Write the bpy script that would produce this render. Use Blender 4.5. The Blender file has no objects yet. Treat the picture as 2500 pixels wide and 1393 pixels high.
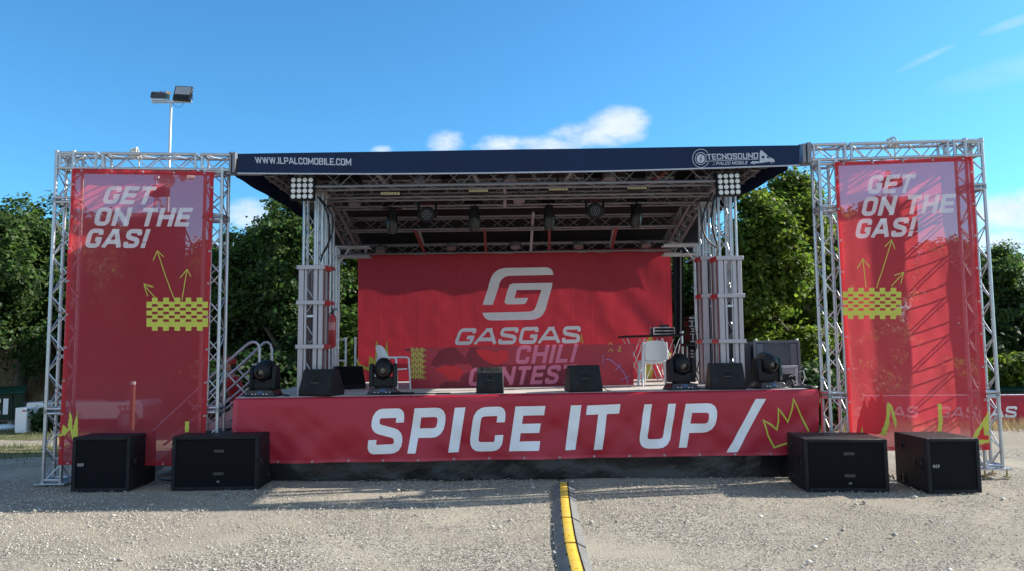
import bpy, math, random
import numpy as np
from mathutils import Vector, Matrix, noise
from mathutils.geometry import tessellate_polygon
R = math.radians
random.seed(7)
rng = np.random.default_rng(11)
scn = bpy.context.scene
COL = scn.collection

# ------------------------------------------------------------ camera
FPX = 1805.0; YAW = R(0.5); PITCH = R(4.95); ROLL = R(0.42); CAMZ = 1.65
cy, sy, cp, sp = math.cos(YAW), math.sin(YAW), math.cos(PITCH), math.sin(PITCH)
FWD = Vector((sy * cp, cy * cp, sp))
R0 = Vector((cy, -sy, 0)); U0 = R0.cross(FWD)
RIGHT = R0 * math.cos(ROLL) - U0 * math.sin(ROLL)
UP = U0 * math.cos(ROLL) + R0 * math.sin(ROLL)
cam_d = bpy.data.cameras.new('camera'); cam = bpy.data.objects.new('camera', cam_d); COL.objects.link(cam)
mw = Matrix((RIGHT, UP, -FWD)).transposed().to_4x4(); mw.translation = Vector((0, 0, CAMZ))
cam.matrix_world = mw
cam_d.sensor_width = 36; cam_d.lens = 36 * FPX / 2500; cam_d.clip_end = 3000; cam_d.clip_start = 0.05
scn.camera = cam

def ray(px, py): return FWD * FPX + RIGHT * (px - 1250) - UP * (py - 696.5)
def at(px, py, Y):
    d = ray(px, py); return Vector((0, 0, CAMZ)) + d * (Y / d.y)
def ground(px, py, z=0.0):
    d = ray(px, py); return Vector((0, 0, CAMZ)) + d * ((z - CAMZ) / d.z)

# ------------------------------------------------------------ sun, sky, exposure
SUN_EL = R(31); SUN_AZ = R(90 - 12.0)          # clockwise from +Y
sd = Vector((math.sin(SUN_AZ) * math.cos(SUN_EL), math.cos(SUN_AZ) * math.cos(SUN_EL), math.sin(SUN_EL)))
sl = bpy.data.lights.new('sun', 'SUN'); sl.energy = 4.6; sl.angle = R(0.55); sl.color = (1.0, 0.93, 0.82)
so = bpy.data.objects.new('sun', sl); COL.objects.link(so)
so.rotation_euler = sd.to_track_quat('Z', 'Y').to_euler()
W = bpy.data.worlds.new('World'); scn.world = W; W.use_nodes = True
scn.view_settings.view_transform = 'Standard'; scn.view_settings.look = 'None'
scn.view_settings.exposure = 1.05; scn.view_settings.gamma = 1.0
try: scn.view_settings.use_curve_mapping = False
except Exception: pass
scn.cycles.max_bounces = 8; scn.cycles.transparent_max_bounces = 24
def world():
    nt = W.node_tree; N = nt.nodes; L = nt.links; N.clear()
    out = N.new('ShaderNodeOutputWorld'); bg = N.new('ShaderNodeBackground'); bg.inputs[1].default_value = 0.12
    sky = N.new('ShaderNodeTexSky'); sky.sky_type = 'NISHITA'; sky.sun_disc = False
    sky.sun_elevation = SUN_EL; sky.sun_rotation = SUN_AZ; sky.air_density = 1.0; sky.dust_density = 0.6; sky.ozone_density = 3.0
    hs = N.new('ShaderNodeMix'); hs.data_type = 'RGBA'; hs.blend_type = 'MULTIPLY'; hs.inputs[0].default_value = 1
    hs.inputs[7].default_value = (0.335, 0.735, 0.92, 1); L.new(sky.outputs[0], hs.inputs[6])
    tc = N.new('ShaderNodeTexCoord'); sep = N.new('ShaderNodeSeparateXYZ'); L.new(tc.outputs['Generated'], sep.inputs[0])
    def mth(op, a, b=None, c=None):
        m = N.new('ShaderNodeMath'); m.operation = op
        for k, x in enumerate((a, b, c)):
            if x is None: continue
            if isinstance(x, (int, float)): m.inputs[k].default_value = x
            else: L.new(x, m.inputs[k])
        return m.outputs[0]
    yy = mth('MAXIMUM', mth('ABSOLUTE', sep.outputs[1]), 0.08)
    u = mth('DIVIDE', sep.outputs[0], yy); v = mth('DIVIDE', sep.outputs[2], yy)
    cmb = N.new('ShaderNodeCombineXYZ'); L.new(u, cmb.inputs[0]); L.new(v, cmb.inputs[1])
    n1 = N.new('ShaderNodeTexNoise'); n1.inputs['Scale'].default_value = 13; n1.inputs['Detail'].default_value = 10; n1.inputs['Roughness'].default_value = 0.66
    mp = N.new('ShaderNodeMapping'); mp.inputs['Scale'].default_value = (1, 1.7, 1); L.new(cmb.outputs[0], mp.inputs[0]); L.new(mp.outputs[0], n1.inputs[0])
    # cloud banks: photo pixel centre, radii px, strength
    ell = [(1508, 304, 76, 48, 1.45), (1440, 332, 110, 38, 1.2), (1350, 354, 130, 30, 1.0), (1225, 356, 85, 32, .9), (1085, 348, 56, 38, 1.0), (932, 366, 45, 16, .6),
           (2470, 515, 110, 55, 1.35), (2500, 600, 150, 45, 1.2), (2360, 640, 130, 30, .8), (610, 525, 85, 48, 1.05), (520, 620, 140, 60, 1.0), (700, 560, 90, 40, .4),
           (1700, 640, 300, 60, .5)]
    E = None
    for (cx, cy_, rx, ry, s) in ell:
        d = ray(cx, cy_); u0, v0 = d.x / d.y, d.z / d.y
        a = mth('DIVIDE', mth('SUBTRACT', u, u0), rx / FPX); b = mth('DIVIDE', mth('SUBTRACT', v, v0), ry / FPX)
        q = mth('SUBTRACT', s, mth('ADD', mth('MULTIPLY', a, a), mth('MULTIPLY', b, b)))
        E = q if E is None else mth('MAXIMUM', E, q)
    E = mth('MAXIMUM', E, -1.2)
    dens = mth('ADD', mth('MULTIPLY', E, 1.5), mth('MULTIPLY', mth('SUBTRACT', n1.outputs[0], 0.5), 3.6))
    mr = N.new('ShaderNodeMapRange'); mr.interpolation_type = 'SMOOTHSTEP'; mr.inputs[1].default_value = 0.0; mr.inputs[2].default_value = 2.1; mr.inputs[4].default_value = .95
    L.new(dens, mr.inputs[0])
    # thin high streaks, upper right
    def streak(px0, py0, px1, py1, wpx, amt):
        d0, d1 = ray(px0, py0), ray(px1, py1)
        a0 = Vector((d0.x / d0.y, d0.z / d0.y)); a1 = Vector((d1.x / d1.y, d1.z / d1.y)); t = (a1 - a0).normalized(); n = Vector((-t.y, t.x)); ln = (a1 - a0).length
        dx = mth('SUBTRACT', u, a0.x); dy = mth('SUBTRACT', v, a0.y)
        s_ = mth('DIVIDE', mth('ADD', mth('MULTIPLY', dx, t.x), mth('MULTIPLY', dy, t.y)), ln)
        n_ = mth('DIVIDE', mth('ADD', mth('MULTIPLY', dx, n.x), mth('MULTIPLY', dy, n.y)), wpx / FPX)
        s2 = mth('SUBTRACT', s_, .5); g = mth('SUBTRACT', 1.0, mth('ADD', mth('MULTIPLY', n_, n_), mth('MULTIPLY', mth('MULTIPLY', s2, s2), 4)))
        return mth('MULTIPLY', mth('MAXIMUM', g, 0), mth('MULTIPLY', n1.outputs[0], amt))
    st = mth('ADD', streak(2180, 180, 2340, 105, 10, .45), streak(2380, 90, 2600, 10, 16, .5))
    st = mth('ADD', st, streak(2250, 230, 2700, 110, 40, .25))
    den = mth('MINIMUM', mth('ADD', mr.outputs[0], st), .95)
    # made-up broken cloud behind the viewer, unseen, added to brighten the shaded fronts
    bk = N.new('ShaderNodeMapRange'); bk.interpolation_type = 'SMOOTHSTEP'; bk.inputs[1].default_value = .15; bk.inputs[2].default_value = -.55; L.new(sep.outputs[1], bk.inputs[0])
    n2 = N.new('ShaderNodeTexNoise'); n2.inputs['Scale'].default_value = 2.2; n2.inputs['Detail'].default_value = 6; L.new(tc.outputs['Generated'], n2.inputs[0])
    bk2 = N.new('ShaderNodeMapRange'); bk2.inputs[1].default_value = .32; bk2.inputs[2].default_value = .62; L.new(n2.outputs[0], bk2.inputs[0])
    den = mth('MAXIMUM', den, mth('MULTIPLY', mth('MULTIPLY', bk.outputs[0], bk2.outputs[0]), .9))
    cc = N.new('ShaderNodeMix'); cc.data_type = 'RGBA'; cc.inputs[6].default_value = (2.3, 2.8, 3.5, 1); cc.inputs[7].default_value = (4.6, 4.9, 5.4, 1)
    L.new(n1.outputs[0], cc.inputs[0])
    mx = N.new('ShaderNodeMix'); mx.data_type = 'RGBA'; L.new(den, mx.inputs[0]); L.new(hs.outputs[2], mx.inputs[6]); L.new(cc.outputs[2], mx.inputs[7])
    L.new(mx.outputs[2], bg.inputs[0]); L.new(bg.outputs[0], out.inputs[0])
world()

# ------------------------------------------------------------ materials
MATS = {}
def M(name, col, rough=.5, metal=0., var=.12, vscale=6., bump=0., bscale=60., trans=0., see=0., island=0., spec=.5, emit=0., dirt=None, coat=0.):
    if name in MATS: return MATS[name]
    m = bpy.data.materials.new(name); m.use_nodes = True; nt = m.node_tree; N = nt.nodes; L = nt.links; N.clear()
    out = N.new('ShaderNodeOutputMaterial'); p = N.new('ShaderNodeBsdfPrincipled')
    p.inputs['Roughness'].default_value = rough; p.inputs['Metallic'].default_value = metal
    p.inputs['Specular IOR Level'].default_value = spec; p.inputs['Coat Weight'].default_value = coat
    tc = N.new('ShaderNodeTexCoord'); n = N.new('ShaderNodeTexNoise'); n.inputs['Scale'].default_value = vscale; n.inputs['Detail'].default_value = 6
    L.new(tc.outputs['Object'], n.inputs['Vector'])
    mx = N.new('ShaderNodeMix'); mx.data_type = 'RGBA'
    c = Vector(col); mx.inputs[6].default_value = (*[max(0, x * (1 - var * 1.6)) for x in c], 1); mx.inputs[7].default_value = (*[min(1, x * (1 + var * 1.6)) for x in c], 1)
    L.new(n.outputs[0], mx.inputs[0]); colout = mx.outputs[2]
    if island:
        g = N.new('ShaderNodeNewGeometry'); hsv = N.new('ShaderNodeHueSaturation')
        mr = N.new('ShaderNodeMapRange'); mr.inputs[3].default_value = 1 - island; mr.inputs[4].default_value = 1 + island
        L.new(g.outputs['Random Per Island'], mr.inputs[0]); L.new(mr.outputs[0], hsv.inputs['Value']); L.new(colout, hsv.inputs['Color'])
        mr2 = N.new('ShaderNodeMapRange'); mr2.inputs[3].default_value = .5 - island * .05; mr2.inputs[4].default_value = .5 + island * .05
        wn = N.new('ShaderNodeTexWhiteNoise'); wn.noise_dimensions = '1D'; L.new(g.outputs['Random Per Island'], wn.inputs['W']); L.new(wn.outputs['Value'], mr2.inputs[0]); L.new(mr2.outputs[0], hsv.inputs['Hue'])
        colout = hsv.outputs[0]
    if dirt:
        n3 = N.new('ShaderNodeTexNoise'); n3.inputs['Scale'].default_value = dirt[1]; n3.inputs['Detail'].default_value = 8; L.new(tc.outputs['Object'], n3.inputs['Vector'])
        mr3 = N.new('ShaderNodeMapRange'); mr3.inputs[1].default_value = .5; mr3.inputs[2].default_value = .75; mr3.inputs[4].default_value = dirt[2]; L.new(n3.outputs[0], mr3.inputs[0])
        mx3 = N.new('ShaderNodeMix'); mx3.data_type = 'RGBA'; L.new(mr3.outputs[0], mx3.inputs[0]); L.new(colout, mx3.inputs[6]); mx3.inputs[7].default_value = (*dirt[0], 1); colout = mx3.outputs[2]
    L.new(colout, p.inputs['Base Color'])
    rr = N.new('ShaderNodeMapRange'); rr.inputs[3].default_value = max(.03, rough - .1); rr.inputs[4].default_value = min(1, rough + .12)
    L.new(n.outputs[0], rr.inputs[0]); L.new(rr.outputs[0], p.inputs['Roughness'])
    nrm = None
    if bump:
        nb = N.new('ShaderNodeTexNoise'); nb.inputs['Scale'].default_value = bscale; nb.inputs['Detail'].default_value = 4; L.new(tc.outputs['Object'], nb.inputs['Vector'])
        bp = N.new('ShaderNodeBump'); bp.inputs['Strength'].default_value = bump; bp.inputs['Distance'].default_value = .02
        L.new(nb.outputs[0], bp.inputs['Height']); L.new(bp.outputs[0], p.inputs['Normal']); nrm = bp
    if emit:
        p.inputs['Emission Color'].default_value = (*col, 1); p.inputs['Emission Strength'].default_value = emit
    sh = p.outputs[0]
    if trans:
        t = N.new('ShaderNodeBsdfTranslucent'); L.new(colout, t.inputs[0])
        ms = N.new('ShaderNodeMixShader'); ms.inputs[0].default_value = trans; L.new(sh, ms.inputs[1]); L.new(t.outputs[0], ms.inputs[2]); sh = ms.outputs[0]
    if see:
        t = N.new('ShaderNodeBsdfTransparent'); ms = N.new('ShaderNodeMixShader'); ms.inputs[0].default_value = see
        L.new(sh, ms.inputs[1]); L.new(t.outputs[0], ms.inputs[2]); sh = ms.outputs[0]
    L.new(sh, out.inputs[0]); MATS[name] = m; return m

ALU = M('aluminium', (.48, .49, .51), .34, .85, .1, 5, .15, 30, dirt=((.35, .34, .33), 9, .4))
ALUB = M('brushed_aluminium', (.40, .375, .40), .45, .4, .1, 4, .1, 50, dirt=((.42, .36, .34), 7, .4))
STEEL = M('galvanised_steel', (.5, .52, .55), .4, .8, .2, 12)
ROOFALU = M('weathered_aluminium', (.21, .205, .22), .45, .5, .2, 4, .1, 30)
BLK = M('black_paint', (.006, .006, .008), .5, 0, .3, 8, .25, 140, spec=.3)
BLKB = M('black_textured_wood', (.007, .0075, .010), .5, 0, .35, 5, .6, 160, spec=.32, dirt=((.06, .058, .055), 9, .22))
GRILL = M('black_grille', (.005, .005, .007), .65, 0, .3, 40, .8, 300, spec=.2)
BLKG = M('glossy_black_plastic', (.012, .013, .016), .25, 0, .2, 6)
TARP = M('black_tarpaulin', (.012, .013, .016), .28, 0, .4, 3, .5, 9)
REDV = M('red_banner_mesh', (.86, .10, .12), .8, 0, .06, 2, .05, 200, trans=.70, see=.20, spec=.08)
REDF = M('red_banner_vinyl', (.50, .024, .048), .42, 0, .07, 1.5, .08, 120, trans=.22)
REDB = M('red_backdrop_fabric', (.54, .036, .052), .6, 0, .06, 1.2, .1, 14, trans=.42)
WHT = M('white_print', (.85, .86, .88), .55, 0, .03, 3, trans=.06)
WHTV = M('white_print_on_mesh', (.92, .93, .95), .8, 0, .03, 3, trans=.3, see=.26, spec=.1)
YEL = M('yellow_green_print', (.60, .62, .08), .5, 0, .08, 8, trans=.15, see=.03)
PINK = M('pink_print', (.75, .19, .30), .5, 0, .1, 10, trans=.2)
DRED = M('dark_red_print', (.24, .012, .028), .5, 0, .4, 14, trans=.2)
LRED = M('bright_red_print', (.70, .02, .03), .5, 0, .1, 8, trans=.2)
LILAC = M('lilac_print', (.42, .28, .62), .5, 0, .1, 8, trans=.2)
OCHRE = M('ochre_print', (.58, .46, .10), .5, 0, .1, 8, trans=.2)
NAVY = M('navy_vinyl', (.009, .021, .060), .6, 0, .3, 1.3, .15, 25, spec=.2)
NAVYW = M('grey_white_print', (.46, .48, .55), .5, 0, .12, 12)
CEIL = M('dark_roof_tarpaulin', (.006, .0045, .006), .75, 0, .3, 3, .4, 8)
REDP = M('red_paint', (.42, .03, .035), .4, 0, .25, 8, .1, 60)
MAROON = M('dull_red_steel', (.20, .045, .045), .5, .2, .25, 8)
DECK = M('plywood_deck', (.52, .47, .43), .6, 0, .15, 3, .2, 30, dirt=((.3, .27, .25), 5, .4))
WPLAS = M('white_plastic', (.62, .63, .65), .38, 0, .04, 5)
GREYC = M('grey_case', (.07, .085, .105), .45, .1, .15, 6, .15, 60)
LGREY = M('light_grey_metal', (.34, .34, .36), .45, .3, .15, 6)
GLASSY = M('dark_lens_glass', (.03, .02, .025), .06, 0, .2, 8, spec=1.0, coat=1)
LAMPW = M('lamp_reflector_glass', (.66, .66, .62), .25, 0, .12, 30)
LEDY = M('pale_yellow_led_cells', (.62, .58, .36), .35, 0, .2, 50)
LCD = M('blue_lcd', (.02, .06, .14), .2, 0, .3, 50)
CHROME = M('chrome', (.8, .8, .82), .12, 1, .05, 8)
RUB = M('dark_rubber', (.19, .188, .18), .7, 0, .3, 12, .3, 40, dirt=((.26, .24, .20), 3, .7))
YLID = M('yellow_lid', (.72, .46, .06), .45, 0, .1, 6, .2, 40, dirt=((.4, .32, .2), 6, .35))
GBIN = M('green_bin_plastic', (.008, .035, .022), .4, 0, .2, 4)
LEAF = {}
def leafmat(name, col, tr=.5): return M(name, col, .5, 0, .3, 1.2, trans=tr, island=.45, spec=.35)
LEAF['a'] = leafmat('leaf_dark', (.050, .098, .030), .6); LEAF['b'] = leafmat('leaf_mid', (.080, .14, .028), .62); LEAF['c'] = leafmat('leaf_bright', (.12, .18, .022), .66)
LEAF['d'] = leafmat('leaf_bluish', (.055, .10, .045))
BARK = M('bark', (.10, .08, .06), .85, 0, .3, 6, .8, 20)
DRY = M('dry_grass_blades', (.42, .32, .17), .8, 0, .2, 3, island=.4, trans=.3)
GRASSM = M('green_grass_blades', (.09, .12, .035), .8, 0, .2, 2, island=.4, trans=.3)
SKIN = M('skin', (.42, .22, .15), .5, 0, .08, 20)
REDT = M('red_cotton', (.40, .02, .025), .8, 0, .1, 10, .3, 80)
DENIM = M('dark_shorts', (.02, .025, .04), .8, 0, .2, 20)

# ------------------------------------------------------------ mesh builder
class MB:
    def __init__(s): s.v = []; s.f = []; s.m = []; s.s = []
    def add(s, V, F, mi=0, sm=False):
        o = len(s.v); s.v += [Vector(p) for p in V]
        for f in F: s.f.append([i + o for i in f]); s.m.append(mi); s.s.append(sm)
    def box(s, c, d, mi=0, rot=None, taper=1.0, tapy=None):
        hx, hy, hz = d[0] / 2, d[1] / 2, d[2] / 2; ty = taper if tapy is None else tapy
        V = [Vector((x * hx * (taper if z > 0 else 1), y * hy * (ty if z > 0 else 1), z * hz)) for z in (-1, 1) for x, y in ((-1, -1), (1, -1), (1, 1), (-1, 1))]
        if rot is not None: V = [rot @ p for p in V]
        s.add([p + Vector(c) for p in V], [(3, 2, 1, 0), (4, 5, 6, 7), (0, 1, 5, 4), (1, 2, 6, 5), (2, 3, 7, 6), (3, 0, 4, 7)], mi)
    def beam(s, p0, p1, w, h, mi=0, upv=(0, 0, 1)):
        p0 = Vector(p0); p1 = Vector(p1); d = p1 - p0; L_ = d.length; z = d.normalized()
        u = Vector(upv); x = z.cross(u)
        if x.length < 1e-4: x = z.cross(Vector((0, 1, 0)))
        x.normalize(); y = x.cross(z)
        s.box((p0 + p1) / 2, (w, h, L_), mi, Matrix((x, y, z)).transposed())
    def tube(s, p0, p1, r0, r1=None, n=8, mi=0, caps=True):
        r1 = r0 if r1 is None else r1; p0 = Vector(p0); p1 = Vector(p1); z = (p1 - p0)
        if z.length < 1e-6: return
        z.normalize(); x = z.orthogonal().normalized(); y = z.cross(x)
        V = [p + (x * math.cos(2 * math.pi * k / n) + y * math.sin(2 * math.pi * k / n)) * r for p, r in ((p0, r0), (p1, r1)) for k in range(n)]
        s.add(V, [(k, (k + 1) % n, n + (k + 1) % n, n + k) for k in range(n)], mi, True)
        if caps: s.add(V, [tuple(range(n - 1, -1, -1)), tuple(range(n, 2 * n))], mi)
    def path(s, P, r, n=6, mi=0, radii=None):
        P = [Vector(p) for p in P]; m = len(P); V = []; x = None
        for i, p in enumerate(P):
            t = (P[min(i + 1, m - 1)] - P[max(i - 1, 0)]).normalized()
            x = t.orthogonal() if x is None else (x - t * x.dot(t))
            x.normalize(); y = t.cross(x); rr = radii[i] if radii else r
            V += [p + (x * math.cos(2 * math.pi * k / n) + y * math.sin(2 * math.pi * k / n)) * rr for k in range(n)]
        F = [(i * n + k, i * n + (k + 1) % n, (i + 1) * n + (k + 1) % n, (i + 1) * n + k) for i in range(m - 1) for k in range(n)]
        s.add(V, F, mi, True); s.add(V[:n] + V[-n:], [tuple(range(n - 1, -1, -1)), tuple(range(n, 2 * n))], mi)
    def lathe(s, c, axis, prof, n=20, mi=0, sx=1.0, sm=True, xax=None):
        c = Vector(c); z = Vector(axis).normalized(); x = (Vector(xax) if xax is not None else z.orthogonal()).normalized(); y = z.cross(x); V = []
        for (t, r) in prof: V += [c + z * t + (x * math.cos(2 * math.pi * k / n) * sx + y * math.sin(2 * math.pi * k / n)) * max(r, 1e-4) for k in range(n)]
        m = len(prof); F = [(i * n + k, i * n + (k + 1) % n, (i + 1) * n + (k + 1) % n, (i + 1) * n + k) for i in range(m - 1) for k in range(n)]
        s.add(V, F, mi, sm)
        s.add(V[:n] + V[-n:], [tuple(range(n - 1, -1, -1)), tuple(range(n, 2 * n))], mi)
    def prism(s, P2, f0, f1, mi=0):     # P2 list of 2D; f0/f1 map 2D->3D
        n = len(P2); V = [f0(*p) for p in P2] + [f1(*p) for p in P2]
        s.add(V, [tuple(range(n - 1, -1, -1)), tuple(range(n, 2 * n))] + [(k, (k + 1) % n, n + (k + 1) % n, n + k) for k in range(n)], mi)
    def torus(s, c, axis, R_, r, n=20, k=6, mi=0):
        c = Vector(c); z = Vector(axis).normalized(); x = z.orthogonal().normalized(); y = z.cross(x); V = []
        for i in range(n):
            a = 2 * math.pi * i / n; d = x * math.cos(a) + y * math.sin(a)
            V += [c + d * (R_ + r * math.cos(2 * math.pi * j / k)) + z * r * math.sin(2 * math.pi * j / k) for j in range(k)]
        s.add(V, [(i * k + j, ((i + 1) % n) * k + j, ((i + 1) % n) * k + (j + 1) % k, i * k + (j + 1) % k) for i in range(n) for j in range(k)], mi, True)

def thing(name, label, cat, loc=(0, 0, 0), rz=0., group=None):
    o = bpy.data.objects.new(name, None); COL.objects.link(o); o.location = loc; o.rotation_euler = (0, 0, rz); o.empty_display_size = .1
    o['label'] = label; o['category'] = cat
    if group: o['group'] = group
    return o
def part(name, mb, mats, parent=None, local=False, bevel=0., label=None, kind=None, cat=None, group=None, fix=True):
    if not isinstance(mats, (list, tuple)): mats = [mats]
    me = bpy.data.meshes.new(name); off = Vector((0, 0, 0))
    if parent is not None and not local:
        q = parent
        while q is not None: off += q.location; q = q.parent
    me.from_pydata([p - off for p in mb.v], [], mb.f)
    for m in mats: me.materials.append(m)
    me.polygons.foreach_set('material_index', mb.m); me.polygons.foreach_set('use_smooth', mb.s)
    me.update(); me.set_sharp_from_angle(angle=R(50))
    o = bpy.data.objects.new(name, me); COL.objects.link(o)
    if parent is not None: o.parent = parent
    if bevel:
        b = o.modifiers.new('bevel', 'BEVEL'); b.width = bevel; b.segments = 2; b.limit_method = 'ANGLE'; b.angle_limit = R(40)
    if label: o['label'] = label
    if kind: o['kind'] = kind
    if cat: o['category'] = cat
    if group: o['group'] = group
    return o
def dup(o, parent=None, loc=None, rz=None, label=None):
    c = o.copy(); COL.objects.link(c); c.parent = parent
    if loc is not None: c.location = loc
    if rz is not None: c.rotation_euler = (0, 0, rz)
    if label: c['label'] = label
    for ch in list(o.children): dup(ch, c)
    return c
def npmesh(name, V, F, mat, **k):
    V = np.asarray(V, dtype=np.float32); F = np.asarray(F, dtype=np.int32); n = F.shape[1]
    me = bpy.data.meshes.new(name); me.vertices.add(len(V)); me.vertices.foreach_set('co', V.ravel())
    me.loops.add(F.size); me.loops.foreach_set('vertex_index', F.ravel())
    me.polygons.add(len(F)); me.polygons.foreach_set('loop_start', np.arange(0, F.size, n, dtype=np.int32)); me.polygons.foreach_set('loop_total', np.full(len(F), n, dtype=np.int32))
    me.materials.append(mat); me.update(calc_edges=True)
    if k.get('smooth'): me.polygons.foreach_set('use_smooth', np.ones(len(F), dtype=bool))
    o = bpy.data.objects.new(name, me); COL.objects.link(o)
    if k.get('parent'): o.parent = k['parent']
    for q in ('label', 'kind', 'category', 'group'):
        if k.get(q): o[q] = k[q]
    return o

def truss(mb, p0, p1, ex, ey, w, h=None, cr=.024, br=.009, seg=None, n=8, mi=0, ends=True, zig=True):
    """box truss: four chords at p, p+w ex, p+h ey, p+both; zigzag bracing on each side"""
    h = h or w; p0 = Vector(p0); p1 = Vector(p1); ex = Vector(ex).normalized(); ey = Vector(ey).normalized()
    offs = [Vector((0, 0, 0)), ex * w, ex * w + ey * h, ey * h]
    for o in offs: mb.tube(p0 + o, p1 + o, cr, n=n, mi=mi)
    L_ = (p1 - p0).length; seg = seg or w * 1.0; k = max(2, round(L_ / seg)); d = (p1 - p0) / k
    for s in range(4):
        a, b = offs[s], offs[(s + 1) % 4]
        if zig:
            for i in range(k):
                if (i + s) % 2: a_, b_ = b, a
                else: a_, b_ = a, b
                mb.tube(p0 + d * i + a_, p0 + d * (i + 1) + b_, br, n=5, mi=mi, caps=False)
        if ends:
            for e in (p0 + d.normalized() * cr, p1 - d.normalized() * cr): mb.tube(e + a, e + b, cr * .8, n=n, mi=mi)

# ------------------------------------------------------------ cloth surfaces and lettering
class Cloth:
    def __init__(s, px, Y, disp=None, sag=0., yb=None):
        """px: TL,TR,BR,BL pixel corners; Y depth"""
        s.px = [Vector(p) for p in px]; yb = Y if yb is None else yb
        s.c = [at(*px[0], Y), at(*px[1], Y), at(*px[2], yb), at(*px[3], yb)]
        s.disp = disp or (lambda x, z: 0.0); s.sag = sag
        s.w = (s.c[1] - s.c[0]).length; s.h = (s.c[3] - s.c[0]).length
        s.n = (s.c[3] - s.c[0]).cross(s.c[1] - s.c[0]).normalized()
        if s.n.y > 0: s.n = -s.n
    def P(s, u, v, off=0.):
        a = s.c[0].lerp(s.c[1], u); b = s.c[3].lerp(s.c[2], u); p = a.lerp(b, v)
        p = p + s.n * (s.disp(u * s.w, v * s.h) + off); p.z -= s.sag * v * (1 - (2 * u - 1) ** 2); return p
    def uv(s, x, y):
        u = v = .5; a, b, c, d = s.px
        for _ in range(6):
            q = (a * (1 - u) + b * u) * (1 - v) + (d * (1 - u) + c * u) * v; e = Vector((x, y)) - q
            du = (b - a) * (1 - v) + (c - d) * v; dv = (d - a) * (1 - u) + (c - b) * u
            det = du.x * dv.y - du.y * dv.x; u += (e.x * dv.y - e.y * dv.x) / det; v += (du.x * e.y - du.y * e.x) / det
        return u, v
    def pxm(s, x, y, off=0.): u, v = s.uv(x, y); return s.P(u, v, off)
    def mesh(s, nu, nv, th=0.):
        mb = MB(); V = [s.P(i / nu, j / nv) for j in range(nv + 1) for i in range(nu + 1)]
        mb.add(V, [(j * (nu + 1) + i, (j + 1) * (nu + 1) + i, (j + 1) * (nu + 1) + i + 1, j * (nu + 1) + i + 1) for j in range(nv) for i in range(nu)], 0, True); return mb
class Face3:      # flat rectangle surface: origin top-left, uvec, vvec; lettering in unit coords
    def __init__(s, o, U, V): s.o = Vector(o); s.U = Vector(U); s.V = Vector(V); s.n = s.V.cross(s.U).normalized()
    def pxm(s, x, y, off=0.): return s.o + s.U * x + s.V * y + s.n * off

def fill(mb, surf, poly, off, mi=0, L=22.):
    poly = [Vector((p[0], p[1])) for p in poly]
    tris = tessellate_polygon([[Vector((p.x, p.y, 0)) for p in poly]])
    st = [tuple(poly[i] for i in t) for t in tris]; out = []
    while st:
        a, b, c = st.pop(); e = [(b - a).length, (c - b).length, (a - c).length]; k = e.index(max(e))
        if e[k] > L:
            if k == 0: m = (a + b) / 2; st += [(a, m, c), (m, b, c)]
            elif k == 1: m = (b + c) / 2; st += [(a, b, m), (a, m, c)]
            else: m = (c + a) / 2; st += [(a, b, m), (m, b, c)]
        else: out.append((a, b, c))
    V = []; F = []; idx = {}
    for t in out:
        f = []
        for p in t:
            key = (round(p.x, 4), round(p.y, 4))
            if key not in idx: idx[key] = len(V); V.append(surf.pxm(p.x, p.y, off))
            f.append(idx[key])
        a, b, c = t
        if (b.x - a.x) * (c.y - a.y) - (b.y - a.y) * (c.x - a.x) > 0: f = f[::-1]
        if len(set(f)) == 3: F.append(f)
    mb.add(V, F, mi, True)

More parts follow.
